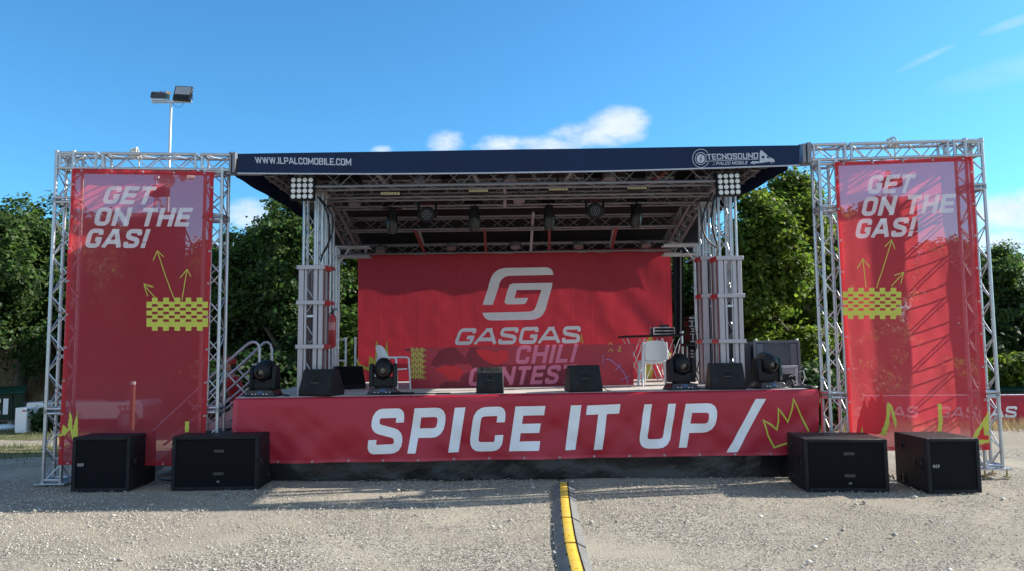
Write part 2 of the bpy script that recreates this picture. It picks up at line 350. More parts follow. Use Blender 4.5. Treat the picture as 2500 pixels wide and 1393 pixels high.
S_ = 1
GL = {  # width, list of (closed, [(x,y,round)])
 'G': (.66, [(0, [(1, .73, 2), (1, 1, 1), (0, 1, 1), (0, 0, 1), (1, 0, 1), (1, .43, 0), (.62, .43, 2)])]),
 'E': (.60, [(0, [(1, 1, 0), (0, 1, 0), (0, 0, 0), (1, 0, 0)]), (0, [(0, .5, 0), (.9, .5, 0)])]),
 'T': (.62, [(0, [(0, 1, 0), (1, 1, 0)]), (0, [(.5, 1, 0), (.5, 0, 0)])]),
 'O': (.66, [(1, [(0, 0, 1), (0, 1, 1), (1, 1, 1), (1, 0, 1)])]),
 'N': (.70, [(0, [(0, 0, 0), (0, 1, 0)]), (0, [(1, 0, 0), (1, 1, 0)]), (0, [(.02, .96, 0), (.98, .04, 0)])]),
 'H': (.68, [(0, [(0, 0, 0), (0, 1, 0)]), (0, [(1, 0, 0), (1, 1, 0)]), (0, [(0, .5, 0), (1, .5, 0)])]),
 'A': (.74, [(0, [(-.04, 0, 0), (.40, 1, 0)]), (0, [(.60, 1, 0), (1.04, 0, 0)]), (0, [(.22, .26, 0), (.78, .26, 0)]), (0, [(.40, .96, 0), (.6, .96, 0)])]),
 'S': (.66, [(0, [(1, .73, 2), (1, 1, 1), (0, 1, 1), (0, .60, 1), (1, .40, 1), (1, 0, 1), (0, 0, 1), (0, .27, 2)])]),
 '!': (.24, [(0, [(.5, 1, 0), (.5, .42, 0)]), (0, [(.5, .08, 0), (.5, 0, 0)])]),
 'P': (.66, [(0, [(0, 0, 0), (0, 1, 0), (1, 1, 1), (1, .42, 1), (0, .42, 0)])]),
 'I': (.22, [(0, [(.5, 0, 0), (.5, 1, 0)])]),
 'C': (.64, [(0, [(1, .68, 2), (1, 1, 1), (0, 1, 1), (0, 0, 1), (1, 0, 1), (1, .32, 2)])]),
 'U': (.66, [(0, [(0, 1, 0), (0, 0, 1), (1, 0, 1), (1, 1, 0)])]),
 'L': (.56, [(0, [(0, 1, 0), (0, 0, 0), (1, 0, 0)])]),
 'R': (.66, [(0, [(0, 0, 0), (0, 1, 0), (1, 1, 1), (1, .45, 1), (0, .45, 0)]), (0, [(.5, .45, 0), (1, 0, 0)])]),
 'B': (.66, [(1, [(0, 0, 0), (0, 1, 0), (1, 1, 1), (.94, .52, 0), (1, 0, 1)]), (0, [(0, .52, 0), (.94, .52, 0)])]),
 'D': (.68, [(1, [(0, 0, 0), (0, 1, 0), (1, 1, 1), (1, 0, 1)])]),
 'M': (.86, [(0, [(0, 0, 0), (0, 1, 0)]), (0, [(1, 0, 0), (1, 1, 0)]), (0, [(.03, .97, 0), (.5, .2, 0)]), (0, [(.97, .97, 0), (.5, .2, 0)])]),
 'W': (1.0, [(0, [(0, 1, 0), (.25, 0, 0)]), (0, [(.25, 0, 0), (.5, 1, 0)]), (0, [(.5, 1, 0), (.75, 0, 0)]), (0, [(.75, 0, 0), (1, 1, 0)])]),
 '.': (.2, [(0, [(.5, .03, 0), (.5, 0, 0)])]),
 ':': (.2, [(0, [(.5, .75, 0), (.5, .7, 0)]), (0, [(.5, .25, 0), (.5, .2, 0)])]),
 '-': (.4, [(0, [(0, .5, 0), (1, .5, 0)])]),
 'F': (.58, [(0, [(1, 1, 0), (0, 1, 0), (0, 0, 0)]), (0, [(0, .5, 0), (.85, .5, 0)])]),
}
def stroke(pts, closed, a, rad, cap=True):
    """thick polyline -> list of quads (2D)"""
    P = [Vector(p[:2]) for p in pts]; rd = [p[2] if len(p) > 2 else 0 for p in pts]; n = len(P); Q = []
    for i in range(n):
        if rd[i] == 1 and (closed or 0 < i < n - 1):
            p, q, r = P[i - 1], P[i], P[(i + 1) % n]; l1, l2 = (p - q).length, (r - q).length; c = min(rad, l1 * .49, l2 * .49)
            A = q + (p - q).normalized() * c; B = q + (r - q).normalized() * c
            for t in (0, .25, .5, .75, 1): Q.append(A * (1 - t) ** 2 + q * 2 * t * (1 - t) + B * t * t)
        else: Q.append(P[i].copy())
    if not closed and cap and len(Q) > 1:
        if rd[0] != 2: Q[0] += (Q[0] - Q[1]).normalized() * a
        if rd[-1] != 2: Q[-1] += (Q[-1] - Q[-2]).normalized() * a
    n = len(Q); Lf = []; Rt = []
    for i in range(n):
        t1 = (Q[i] - Q[i - 1]) if (closed or i > 0) else (Q[1] - Q[0]); t2 = (Q[(i + 1) % n] - Q[i]) if (closed or i < n - 1) else (Q[-1] - Q[-2])
        t1 = t1.normalized(); t2 = t2.normalized(); n1 = Vector((-t1.y, t1.x)); n2 = Vector((-t2.y, t2.x)); m = (n1 + n2)
        if m.length < 1e-4: m = n1
        m.normalize(); k = a / max(.5, m.dot(n1)); Lf.append(Q[i] + m * k); Rt.append(Q[i] - m * k)
    return [(Lf[i], Lf[(i + 1) % n], Rt[(i + 1) % n], Rt[i]) for i in range(n if closed else n - 1)]
def text(mb, surf, txt, quad, a=.11, off=.005, mi=0, gap=.13, L=22., wid=1.0, rad=None, lean=0.):
    """quad: TL,TR,BR,BL in the surface's coords"""
    x = 0.; polys = []; k = 0
    for ch in txt:
        if ch == ' ': x += .36 * wid; continue
        w, st = GL[ch]; w = w * wid if ch not in 'I!.:' else max(w, 2 * a)
        for cl, pts in st:
            dx = .0 if len(pts) > 1 else 0
            pp = [(x + a + p[0] * (w - 2 * a), a + p[1] * (1 - 2 * a), p[2]) for p in pts]
            diag = ch in 'AWNMRV' and abs(pts[0][0] - pts[-1][0]) > .1 and abs(pts[0][1] - pts[-1][1]) > .1
            for q in stroke(pp, cl, a, rad or a * 1.9): polys.append(([Vector((v.x, min(1, max(0, v.y)))) for v in q], k))
            k += 1
        k = 0 if k > 5 else k; x += w + gap
    W_ = x - gap; TL, TR, BR, BL = [Vector(q) for q in quad]
    for q, k in polys:
        pl = []
        for p in q:
            s, t = p.x / W_, 1 - p.y; pl.append((TL * (1 - s) + TR * s) * (1 - t) + (BL * (1 - s) + BR * s) * t)
        fill(mb, surf, pl, off + k * .0004, mi, L)
def line(mb, surf, pts, wpx, off=.004, mi=0, L=25., jit=0.):
    P = [(p[0] + random.uniform(-jit, jit), p[1] + random.uniform(-jit, jit), 0) for p in pts]
    for q in stroke(P, 0, wpx / 2, 0, cap=False): fill(mb, surf, q, off, mi, L)
def rough(pts, amp, step=7):
    out = []; n = len(pts)
    for i in range(n):
        a = Vector(pts[i]); b = Vector(pts[(i + 1) % n]); k = max(1, int((b - a).length / step))
        for j in range(k):
            p = a.lerp(b, j / k); out.append(p + (Vector((random.uniform(-amp, amp), random.uniform(-amp, amp))) if j else Vector((0, 0))))
    return out
def checker(mb, surf, x0, y0, x1, y1, ncol, mi=0, off=.004):
    cw = (x1 - x0) / ncol; sh = (y1 - y0) * .125; per = (y1 - y0) * .228; hh = per * .17
    for i in range(ncol):
        xa, xb = x0 + i * cw, x0 + (i + 1) * cw; top = y0 + (0 if i % 2 else sh); bot = y1 - (0 if i % 2 == 0 else sh) ; prev = top; c = y0 + (sh * 1.9 if i % 2 else sh * 1.9 + per / 2)
        if i % 2 == 0: bot = y1 - sh * .95
        else: bot = y1
        while c < bot - per * .5: 
            fill(mb, surf, [(xa, prev), (xb + .15, prev), (xb + .15, c - hh), (xa, c - hh)], off, mi); prev = c + hh; c += per
        fill(mb, surf, [(xa, prev), (xb + .15, prev), (xb + .15, bot), (xa, bot)], off, mi)

def zd(x): return 1.09 + .0075 * x      # deck top height
def deck(px, Y):  # point on the deck in column px (near deck level) at depth Y
    p = at(px, 950, Y); return Vector((p.x, Y, zd(p.x)))

# ============================================================ SETTING: ground
def build_ground():
    m = bpy.data.materials.new('gravel_ground'); m.use_nodes = True; nt = m.node_tree; N = nt.nodes; L = nt.links; N.clear()
    out = N.new('ShaderNodeOutputMaterial'); p = N.new('ShaderNodeBsdfPrincipled'); p.inputs['Roughness'].default_value = .95; p.inputs['Specular IOR Level'].default_value = .15
    tc = N.new('ShaderNodeTexCoord')
    def noi(s, d=6, r=.6):
        n = N.new('ShaderNodeTexNoise'); n.inputs['Scale'].default_value = s; n.inputs['Detail'].default_value = d; n.inputs['Roughness'].default_value = r
        L.new(tc.outputs['Object'], n.inputs['Vector']); return n.outputs[0]
    def mix(f, a, b):
        x = N.new('ShaderNodeMix'); x.data_type = 'RGBA'
        for k, q in ((0, f), (6, a), (7, b)):
            if isinstance(q, (tuple, float)): x.inputs[k].default_value = q
            else: L.new(q, x.inputs[k])
        return x.outputs[2]
    def ramp(f, a, b):
        r = N.new('ShaderNodeMapRange'); r.inputs[1].default_value = a; r.inputs[2].default_value = b; L.new(f, r.inputs[0]); return r.outputs[0]
    v = N.new('ShaderNodeTexVoronoi'); v.inputs['Scale'].default_value = 62; L.new(tc.outputs['Object'], v.inputs['Vector'])
    v2 = N.new('ShaderNodeTexVoronoi'); v2.inputs['Scale'].default_value = 150; L.new(tc.outputs['Object'], v2.inputs['Vector'])
    vs = N.new('ShaderNodeSeparateColor'); L.new(v.outputs['Color'], vs.inputs[0])
    base = mix(ramp(vs.outputs[0], 0, 1), (.09, .078, .062, 1), (.58, .525, .44, 1))
    sand = mix(noi(40), (.40, .355, .28, 1), (.53, .475, .385, 1))
    c = mix(ramp(noi(.9, 5), .46, .66), base, sand)
    c = mix(ramp(noi(.35, 3), .42, .7), c, mix(noi(90), (.22, .19, .15, 1), (.48, .42, .335, 1)))
    # faint curved wheel tracks where the gravel is packed
    sp = N.new('ShaderNodeSeparateXYZ'); L.new(tc.outputs['Object'], sp.inputs[0])
    def mt(op, a, b_=0.):
        m_ = N.new('ShaderNodeMath'); m_.operation = op
        for k, q in enumerate((a, b_)):
            if isinstance(q, (int, float)): m_.inputs[k].default_value = q
            else: L.new(q, m_.inputs[k])
        return m_.outputs[0]
    tr = None
    for (cx, cy_, rr) in ((-8.6, 1.6, 7.2), (-8.6, 1.6, 8.7), (13.5, 0.5, 9.6), (13.5, 0.5, 11.1)):
        dx = mt('SUBTRACT', sp.outputs[0], cx); dy = mt('SUBTRACT', sp.outputs[1], cy_); r_ = mt('SQRT', mt('ADD', mt('MULTIPLY', dx, dx), mt('MULTIPLY', dy, dy)))
        g_ = mt('SUBTRACT', 1.0, mt('DIVIDE', mt('ABSOLUTE', mt('SUBTRACT', r_, rr)), .17)); tr = g_ if tr is None else mt('MAXIMUM', tr, g_)
    tf = mt('MULTIPLY', mt('MINIMUM', mt('MAXIMUM', mt('MULTIPLY', tr, 2.0), 0.), 1.), mt('MULTIPLY', ramp(noi(1.7, 4), .40, .65), .38))
    c = mix(tf, c, mix(noi(60), (.46, .40, .30, 1), (.58, .51, .40, 1)))
    L.new(c, p.inputs['Base Color'])
    b = N.new('ShaderNodeBump'); b.inputs['Strength'].default_value = .9; b.inputs['Distance'].default_value = .012
    ad = N.new('ShaderNodeMath'); ad.operation = 'ADD'; L.new(v.outputs['Distance'], ad.inputs[0]); L.new(v2.outputs['Distance'], ad.inputs[1]); L.new(ad.outputs[0], b.inputs['Height'])
    L.new(b.outputs[0], p.inputs['Normal']); L.new(p.outputs[0], out.inputs[0])
    # one sheet to the horizon, finer near the stage
    xs = np.concatenate([[-900, -300, -100, -40], np.linspace(-16, 16, 161), [40, 100, 300, 900]])
    ys = np.concatenate([[-200, -40, -8], np.linspace(0, 20, 101), [24, 32, 50, 100, 300, 900]])
    X, Y = np.meshgrid(xs, ys); Z = np.zeros_like(X)
    for j in range(X.shape[0]):
        for i in range(X.shape[1]):
            if abs(X[j, i]) < 17 and 0 <= Y[j, i] <= 20: Z[j, i] = .022 * (noise.noise((X[j, i] * .5, Y[j, i] * .5, 0))) + .006 * noise.noise((X[j, i] * 2.1, Y[j, i] * 2.1, 5)) - .012
    V = np.stack([X, Y, Z], -1).reshape(-1, 3); nx = len(xs); F = [(j * nx + i, j * nx + i + 1, (j + 1) * nx + i + 1, (j + 1) * nx + i) for j in range(len(ys) - 1) for i in range(nx - 1)]
    g = npmesh('ground', V, F, m, smooth=True, kind='structure', label='pale beige gravel ground in front of the stage')
    return g
build_ground()

def stones():
    n = 80000; per = []
    Y = 4.3 + (10.2 - 4.3) * rng.random(n) ** 1.25; X = (rng.random(n) * 2 - 1) * (Y * .74 + .4)
    trk = np.zeros(n, bool)
    for cx, cy_, rr in ((-8.6, 1.6, 7.2), (-8.6, 1.6, 8.7), (13.5, .5, 9.6), (13.5, .5, 11.1)): trk |= np.abs(np.hypot(X - cx, Y - cy_) - rr) < .12
    ok = ~trk | (rng.random(n) < .7); X = X[ok]; Y = Y[ok]; n = len(X)
    keep = np.array([noise.noise((x * .8, y * .9, 3.3)) > -.28 + .5 * rng.random() for x, y in zip(X, Y)]); X = X[keep]; Y = Y[keep]; n = len(X)
    r = .0042 + .0085 * rng.random(n) ** 3; big = rng.random(n) < .0018; r[big] = .018 + .014 * rng.random(big.sum())
    base = np.array([(1, 0, 0), (-1, 0, 0), (0, 1, 0), (0, -1, 0), (0, 0, 1), (0, 0, -1)], float)
    fc = np.array([(0, 2, 4), (2, 1, 4), (1, 3, 4), (3, 0, 4), (2, 0, 5), (1, 2, 5), (3, 1, 5), (0, 3, 5)])
    V = base[None] * (1 + .45 * (rng.random((n, 6, 3)) - .5)) + .25 * (rng.random((n, 6, 3)) - .5)
    a = rng.random(n) * 6.283; ca, sa = np.cos(a), np.sin(a); x = V[..., 0] * ca[:, None] - V[..., 1] * sa[:, None]; y = V[..., 0] * sa[:, None] + V[..., 1] * ca[:, None]
    V = np.stack([x, y * .85, V[..., 2] * .6], -1) * r[:, None, None] + np.stack([X, Y, r * .3], -1)[:, None]
    F = (fc[None] + (np.arange(n) * 6)[:, None, None]).reshape(-1, 3)
    m = M('gravel_stone', (.43, .40, .35), .9, 0, .25, 30, island=.5, spec=.2)
    npmesh('gravel_stones', V.reshape(-1, 3), F, m, kind='stuff', label='loose grey and beige gravel stones strewn over the ground')
stones()

def blades(name, area, n, h, w, mat, label, clump=.5):
    """area: list of (x0,x1,y0,y1,zfun)"""
    P = []
    for (x0, x1, y0, y1, zf, k) in area:
        m_ = int(n * k); cx = x0 + (x1 - x0) * rng.random(m_ // 10 + 1); cy_ = y0 + (y1 - y0) * rng.random(m_ // 10 + 1)
        idx = rng.integers(0, len(cx), m_); x = cx[idx] + rng.normal(0, .14, m_); y = cy_[idx] + rng.normal(0, .14, m_)
        z = np.array([zf(a, b) for a, b in zip(x, y)]); P.append(np.stack([x, y, z], -1))
    P = np.concatenate(P); n = len(P); a = rng.random(n) * 6.283; hh = h * (.4 + .9 * rng.random(n)); ln = .5 * hh
    d = np.stack([np.cos(a), np.sin(a), np.zeros(n)], -1) * w; le = rng.random(n) * 6.283; lean = np.stack([np.cos(le) * ln, np.sin(le) * ln, hh], -1)
    V = np.stack([P - d, P + d, P + lean], 1).reshape(-1, 3); F = np.arange(3 * n).reshape(-1, 3)
    npmesh(name, V, F, mat, kind='stuff', label=label)
zf0 = lambda x, y: -.01
def bank_z(x, y):     # wooded earth bank behind everything
    left = min(1, max(0, (-x - 5) / 5)); t = min(1, max(0, (y - 18.3) / (7 - 3.6 * left))) 
    return (t * t * (3 - 2 * t)) * (1.9 + 1.6 * left) + .25 * noise.noise((x * .3, y * .3, 1)) * t + .1 * noise.noise((x * 1.3, y * 1.3, 1)) * t
def bank():
    xs = np.linspace(-60, 60, 161); ys = np.concatenate([np.linspace(18.2, 26, 22), [30, 40, 60, 90]])
    V = [(x, y, bank_z(x, y) if y < 27 else 2.6) for y in ys for x in xs]; nx = len(xs)
    V = [(x, y, (z if y > 18.25 else -.15)) for x, y, z in V]
    F = [(j * nx + i, j * nx + i + 1, (j + 1) * nx + i + 1, (j + 1) * nx + i) for j in range(len(ys) - 1) for i in range(nx - 1)]
    m = M('dry_earth_bank', (.24, .18, .11), .95, 0, .35, .9, .8, 6, dirt=((.07, .08, .03), 1.2, .9), spec=.1)
    npmesh('hillside', V, F, m, smooth=True, kind='structure', label='brown dry earth bank rising behind the trees')
bank()
strip = MB()
def verge():
    for nm, x0, x1, y0, y1 in (('a', -30, -6.2, 11.9, 13.6), ('b', -30, -4.6, 14.6, 18.6), ('c', 5.0, 30, 15.3, 18.6)):
        nx, ny = 60, 8; V = []
        for j in range(ny + 1):
            for i in range(nx + 1):
                x = x0 + (x1 - x0) * i / nx; y = y0 + (y1 - y0) * j / ny
                e = .35 * noise.noise((x * 1.1, j * 1.0, 2)) if j in (0, ny) else 0
                V.append((x, y + e, .008 if 0 < j < ny and 0 < i < nx else -.02))
        strip.add(V, [(j * (nx + 1) + i, j * (nx + 1) + i + 1, (j + 1) * (nx + 1) + i + 1, (j + 1) * (nx + 1) + i) for j in range(ny) for i in range(nx)], 0, True)
verge()
part('grass_verge', strip, M('short_grass_soil', (.11, .11, .055), .95, 0, .4, 2.5, .6, 30, dirt=((.30, .25, .17), 1.5, .8), spec=.1), kind='structure', label='patchy short grass strips at the gravel edge')
blades('short_grass', [(-22, -6.2, 11.9, 13.5, zf0, .3), (-22, -4.8, 14.7, 18.2, zf0, .45), (5, 22, 15.5, 18.4, zf0, .25)], 26000, .09, .006, GRASSM, 'short green grass growing on the verges beyond the gravel')
blades('dry_grass', [(-20, -5.8, 14.3, 14.8, zf0, .02), (5.0, 22, 14.7, 15.6, zf0, .28), (-22, -6, 19.3, 22, bank_z, .5), (-5, 22, 18.6, 21, bank_z, .15)], 24000, .22, .007, DRY, 'straw coloured dry grass tufts along the verge and on the bank')

blades('dry_brush', [(-20, -7.5, 18.8, 22.5, bank_z, 1.0)], 9000, .42, .008, M('brush_stem', (.26, .19, .11), .9, 0, .3, 2, island=.4, trans=.2), 'tangled brown dry brush on the bank behind the green bin')
# ============================================================ trees
def leaves(lobes, n, size, dens_in=.35, flat=.75):
    """lobes: (cx,cy,cz,rx,ry,rz).  clumps of small leaf faces through the crown volume"""
    lobes = np.array(lobes, float); vol = (lobes[:, 3] * lobes[:, 4] * lobes[:, 5]) ** .667; pr = vol / vol.sum()
    nc = max(40, n // 85); k = rng.choice(len(lobes), nc, p=pr); d = rng.normal(size=(nc, 3)); d /= np.linalg.norm(d, axis=1)[:, None]
    rad = 1 - dens_in * rng.random(nc) ** .8; rad[rng.random(nc) < .25] *= .7
    C = lobes[k, :3] + d * lobes[k, 3:] * rad[:, None]
    cs = (.16 + .22 * rng.random(nc)) * (size / .12) ** .5
    j = rng.integers(0, nc, n); o = rng.normal(size=(n, 3)) * .55; o[:, 2] *= flat
    P = C[j] + o * cs[j][:, None]
    s = size * (.55 + .75 * rng.random(n))
    # normals: mostly outward/up with scatter
    nn = d[j] * .8 + np.array([0, 0, .55]) + rng.normal(size=(n, 3)) * .55; nn /= np.linalg.norm(nn, axis=1)[:, None]
    t = np.cross(nn, rng.normal(size=(n, 3))); t /= np.linalg.norm(t, axis=1)[:, None]; b = np.cross(nn, t)
    S = s[:, None]
    V = np.stack([P - t * S * .62, P + b * S * .42 + nn * S * .06, P + t * S * .62 - nn * S * .1, P - b * S * .42 + nn * S * .06], 1).reshape(-1, 3)
    return V, np.arange(4 * n).reshape(-1, 4)
def tree(X, Y, h, r, label, mats=('a', 'b'), n=16000, trunk_h=None, size=.12, seed=0, zbase=0., group='leafy trees behind the stage', sq=1.0, low=.25, name='broadleaf_tree'):
    t = thing(name, label, 'tree', (X, Y, zbase), 0, group)
    rs = random.Random(seed + 17); trunk_h = trunk_h or h * .3
    mb = MB(); pts = []; z = -.2; x = y = 0.
    for i in range(6):
        pts.append(Vector((x, y, z))); z += h * .13; x += rs.uniform(-.06, .06); y += rs.uniform(-.06, .06)
    r0 = .035 * h; mb.path(pts, r0, 9, radii=[r0 * (1.25 if i == 0 else 1 - i * .15) for i in range(6)])
    lobes = [(0, 0, h * .62, r * .72, r * .72, h * .30)]
    for i in range(9):
        a = i * 2.4 + rs.random(); zz = h * (low + (.93 - low) * ((i + .5) / 9)); sc = math.sin(math.pi * min(.93, .25 + .75 * (zz / h))) ** .6
        rr = r * .62 * sc * rs.uniform(.8, 1.15); lr = r * rs.uniform(.30, .46)
        c = Vector((math.cos(a) * rr, math.sin(a) * rr * sq, zz)); lobes.append((c.x, c.y, c.z, lr, lr * sq, lr * rs.uniform(.75, 1.1)))
        s = pts[2 + i % 4]; mid = s.lerp(c, .5) + Vector((0, 0, .15)); mb.path([s, mid, c], .05, 6, radii=[r0 * .42, r0 * .26, r0 * .08])
    lobes.append((rs.uniform(-.2, .2) * r, 0, h * .9, r * .32, r * .32, h * .1))
    for i in range(16):      # upright sprigs that break the outline
        a = rs.random() * 6.283; rr = r * rs.uniform(.25, .95); zz = h * rs.uniform(.45, .97) * (1 - .25 * (rr / r) ** 2); lobes.append((math.cos(a) * rr, math.sin(a) * rr, zz, r * .13, r * .13, r * rs.uniform(.16, .3)))
    part('trunk', mb, BARK, t, local=True)
    V, F = leaves(lobes, n, size)
    k = int(len(F) * .5)
    V1 = V.reshape(-1, 4, 3); sel = (np.arange(len(V1)) // 85) % 2 == 0
    # one crown mesh, two leaf tones, the second likelier higher up the crown
    o = npmesh('crown', V, F, LEAF[mats[0]], parent=t); o.data.materials.append(LEAF[mats[1]])
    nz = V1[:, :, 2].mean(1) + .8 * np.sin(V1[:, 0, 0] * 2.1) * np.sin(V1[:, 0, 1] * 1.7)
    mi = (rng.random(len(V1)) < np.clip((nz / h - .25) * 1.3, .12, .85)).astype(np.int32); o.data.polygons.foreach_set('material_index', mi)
    return t
TREES = [  # px centre, Y, px top, radius m, label, tones
 (-60, 17.5, 540, 2.2, 'dark tree at the far left edge above the green bin', 'ab'),
 (75, 19.0, 500, 2.1, 'round dark green tree just left of the left banner tower', 'ab'),
 (250, 20.5, 555, 2.0, 'dark tree seen through the left banner', 'ab'),
 (430, 19.5, 640, 1.9, 'lower dark tree behind the lamp pole and left banner', 'aa'),
 (600, 18.2, 560, 1.25, 'stepped tree in the gap between left banner and stage', 'ab'),
 (715, 17.6, 478, 1.55, 'tall dense tree beside the left stage mast', 'ab'),
 (880, 19.5, 560, 2.0, 'tree showing in the gap left of the red backdrop', 'bc'),
 (1120, 20, 600, 2.2, 'tree mostly hidden behind the centre of the backdrop', 'ab'),
 (1660, 18.5, 560, 1.6, 'tree in the gap between black curtain and right mast', 'ab'),
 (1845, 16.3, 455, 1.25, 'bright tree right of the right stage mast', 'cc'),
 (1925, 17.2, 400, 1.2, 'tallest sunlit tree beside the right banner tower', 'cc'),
 (2060, 17.8, 500, 1.35, 'tree seen through the right tower truss', 'bc'),
 (2310, 23, 590, 1.5, 'small tree seen through the right banner', 'ab'),
 (2440, 22, 612, 1.5, 'bluish green tree right of the right banner tower', 'db'),
 (2540, 24, 645, 2.3, 'rounded tree cut by the right edge of the view', 'da'),
]
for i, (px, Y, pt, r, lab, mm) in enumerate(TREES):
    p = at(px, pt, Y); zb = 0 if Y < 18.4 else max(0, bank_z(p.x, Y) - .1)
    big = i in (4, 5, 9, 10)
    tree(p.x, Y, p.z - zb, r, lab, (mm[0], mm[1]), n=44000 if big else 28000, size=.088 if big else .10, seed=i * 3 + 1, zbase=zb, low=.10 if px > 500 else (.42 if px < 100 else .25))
# hedge-like undergrowth filling in under the crowns
def undergrowth():
    lob = []
    for i in range(70):
        x = -19 + 38 * i / 69 + random.uniform(-.3, .3); y = 21.5 + random.uniform(-1, 1.5)
        if x < -7.2: y += 4.5
        lob.append((x, y, bank_z(x, y) + random.uniform(.5, 1.3), .9, .7, random.uniform(.8, 1.3)))
    V, F = leaves(lob, 60000, .16, .5)
    npmesh('undergrowth', V, F, LEAF['a'], kind='stuff', label='dark tangled undergrowth on the bank beneath the trees')
undergrowth()
def shrub(px, py, Y, r, h, label, tone='b', n=2500, name='shrub', wide=1.):
    p = ground(px, py) if Y is None else at(px, py, Y); p.z = 0
    t = thing(name, label, 'shrub', p, 0); mb = MB()
    for k in range(7):
        a = k * .9; mb.path([(0, 0, -.05), (math.cos(a) * r * .3, math.sin(a) * r * .3, h * .4), (math.cos(a) * r * .7 * wide, math.sin(a) * r * .6, h * .8)], .012, 5, radii=[.016, .01, .004])
    part('stem', mb, BARK, t, local=True)
    lob = [(math.cos(k * 2.4) * r * .5 * wide, math.sin(k * 2.4) * r * .5, h * (.35 + .4 * (k % 3) / 2), r * .5 * wide, r * .5, h * .32) for k in range(7)]
    V, F = leaves(lob, n, .10, .6); npmesh('foliage', V, F, LEAF[tone], parent=t)
shrub(118, 1050, None, .26, .36, 'broad-leaved shrub in front of the grey white fence banner', 'a')
for k, (px, Y, r, h, lab, tn) in enumerate([(1930, 15.4, .9, 1.15, 'dark hedge bush behind the right end of the stage', 'a'), (1990, 15.2, .7, 1.0, 'dark hedge bush behind the right tower inner column', 'a'),
        (1860, 15.9, .8, 1.7, 'bright bush behind the grey case', 'c'), (620, 15.6, 1.0, 1.5, 'dark bush behind the stair rails', 'a'), (700, 15.9, .9, 1.3, 'dark bush behind the left stage mast', 'a'), (540, 16.5, 1.0, 1.3, 'dark bush behind the red capped person', 'a'),
        (2430, 17.4, 1.1, 1.5, 'sunny green bush behind the right bins', 'c'), (2540, 17.6, 1.1, 1.6, 'green bush at the right edge of the view', 'b'), (850, 16.5, 1.0, 2.4, 'bush behind the rear deck rail', 'b')]):
    p = at(px, 900, Y); shrub(px, 900, Y, r, h, lab, tn, n=7000)

# ============================================================ banner towers
def tower(label, out_bot, out_top, in_bot, in_top, beam0, beam1, side, Y=9.5, w=.22):
    ob, ot, ib, it = [at(*p, Y) for p in (out_bot, out_top, in_bot, in_top)]
    if side < 0: ib.x -= w; it.x -= w            # given chord is the outer (right) one on the inner column
    else: ob.x -= w; ot.x -= w
    t = thing('banner_tower', label, 'truss tower', (ob.x, Y, 0), 0, 'aluminium truss towers')
    ex, ey = Vector((1, 0, 0)), Vector((0, 1, 0))
    for b, tp in ((ob, ot), (ib, it)):
        z0 = max(b.z, .03) if side > 0 else .035; b = b.copy(); b.z = z0
        mb = MB(); d = tp - b; zz = d.z; zc = [b.z]
        for zj in (.92 + (side > 0) * .12, tp.z - .62, tp.z): zc.append(zj)
        for q in range(3):
            p0 = b + d * ((zc[q] - b.z) / zz); p1 = b + d * ((zc[q + 1] - b.z) / zz)
            truss(mb, p0 + d.normalized() * .006, p1 - d.normalized() * .006, ex, ey, w, cr=.0235, br=.0085, seg=.235)
            for e in (p0, p1):      # coupling collars
                for o in (Vector((0, 0, 0)), ex * w, ey * w, ex * w + ey * w): mb.tube(e + o - Vector((0, 0, .03)), e + o + Vector((0, 0, .03)), .028, n=8)
        part('column', mb, ALU, t)
        pb = MB(); c = b + ex * w / 2 + ey * w / 2; pb.box((c.x, c.y, b.z - .012), (w + .16, w + .12, .016))
        part('base_plate', pb, STEEL, t)
        if side > 0:
            jb = MB()
            for o in ((-.03, -.03), (w + .03, -.03), (w + .03, w + .03), (-.03, w + .03)):
                q = b + ex * o[0] + ey * o[1]; jb.tube((q.x, q.y, 0.004), (q.x, q.y, b.z), .011); jb.tube((q.x, q.y, 0.002), (q.x, q.y, .014), .05, n=12)
            part('jack_leg', jb, M('brass_screw', (.35, .27, .12), .4, .8, .1), t)
    a, b = at(*beam0, Y), at(*beam1, Y); mb = MB(); d = (b - a); h = .20
    f = [0, .24, .80, 1] if side < 0 else [0, .22, .82, 1]
    for q in range(3):
        p0 = a + d * f[q]; p1 = a + d * f[q + 1]; e = d.normalized() * .02
        truss(mb, p0 + e, p1 - e, Vector((0, 0, -1)), ey, h, w, cr=.0235, br=.0085, seg=.2)
    part('top_beam', mb, ALU, t)
    return t, a, b
tl, la, lb = tower('left aluminium truss tower framing the left banner', (105, 1168), (139, 374), (527, 1166), (543, 415), (139, 374), (572, 379), -1)
tr, ra, rb = tower('right aluminium truss tower framing the right banner', (2448, 1140), (2396, 343), (2034, 1150), (1999, 396), (1978, 355), (2396, 343), 1)
def sling(px, py, label):
    t = thing('lifting_sling', label, 'sling', at(px, py, 9.61), 0, 'slings over the top beams'); mb = MB(); c = at(px, py, 9.61)
    for k in range(3): mb.torus(c + Vector((k * .03 - .03, 0, .0)), (1, .25 * (k - 1), .1), .045 + .012 * k, .012)
    mb.torus(c + Vector((.07, -.02, -.05)), (.6, .3, .6), .03, .011)
    mb.path([c + Vector((.05, 0, -.04)), c + Vector((.055, .0, -.14)), c + Vector((.05, .01, -.26))], .009)
    part('rope_loops', mb, M('pale_rope', (.5, .48, .42), .8, 0, .2, 30), t)
sling(330, 374, 'pale rope sling knotted round the left top beam'); sling(2174, 349, 'pale rope sling knotted round the right top beam')

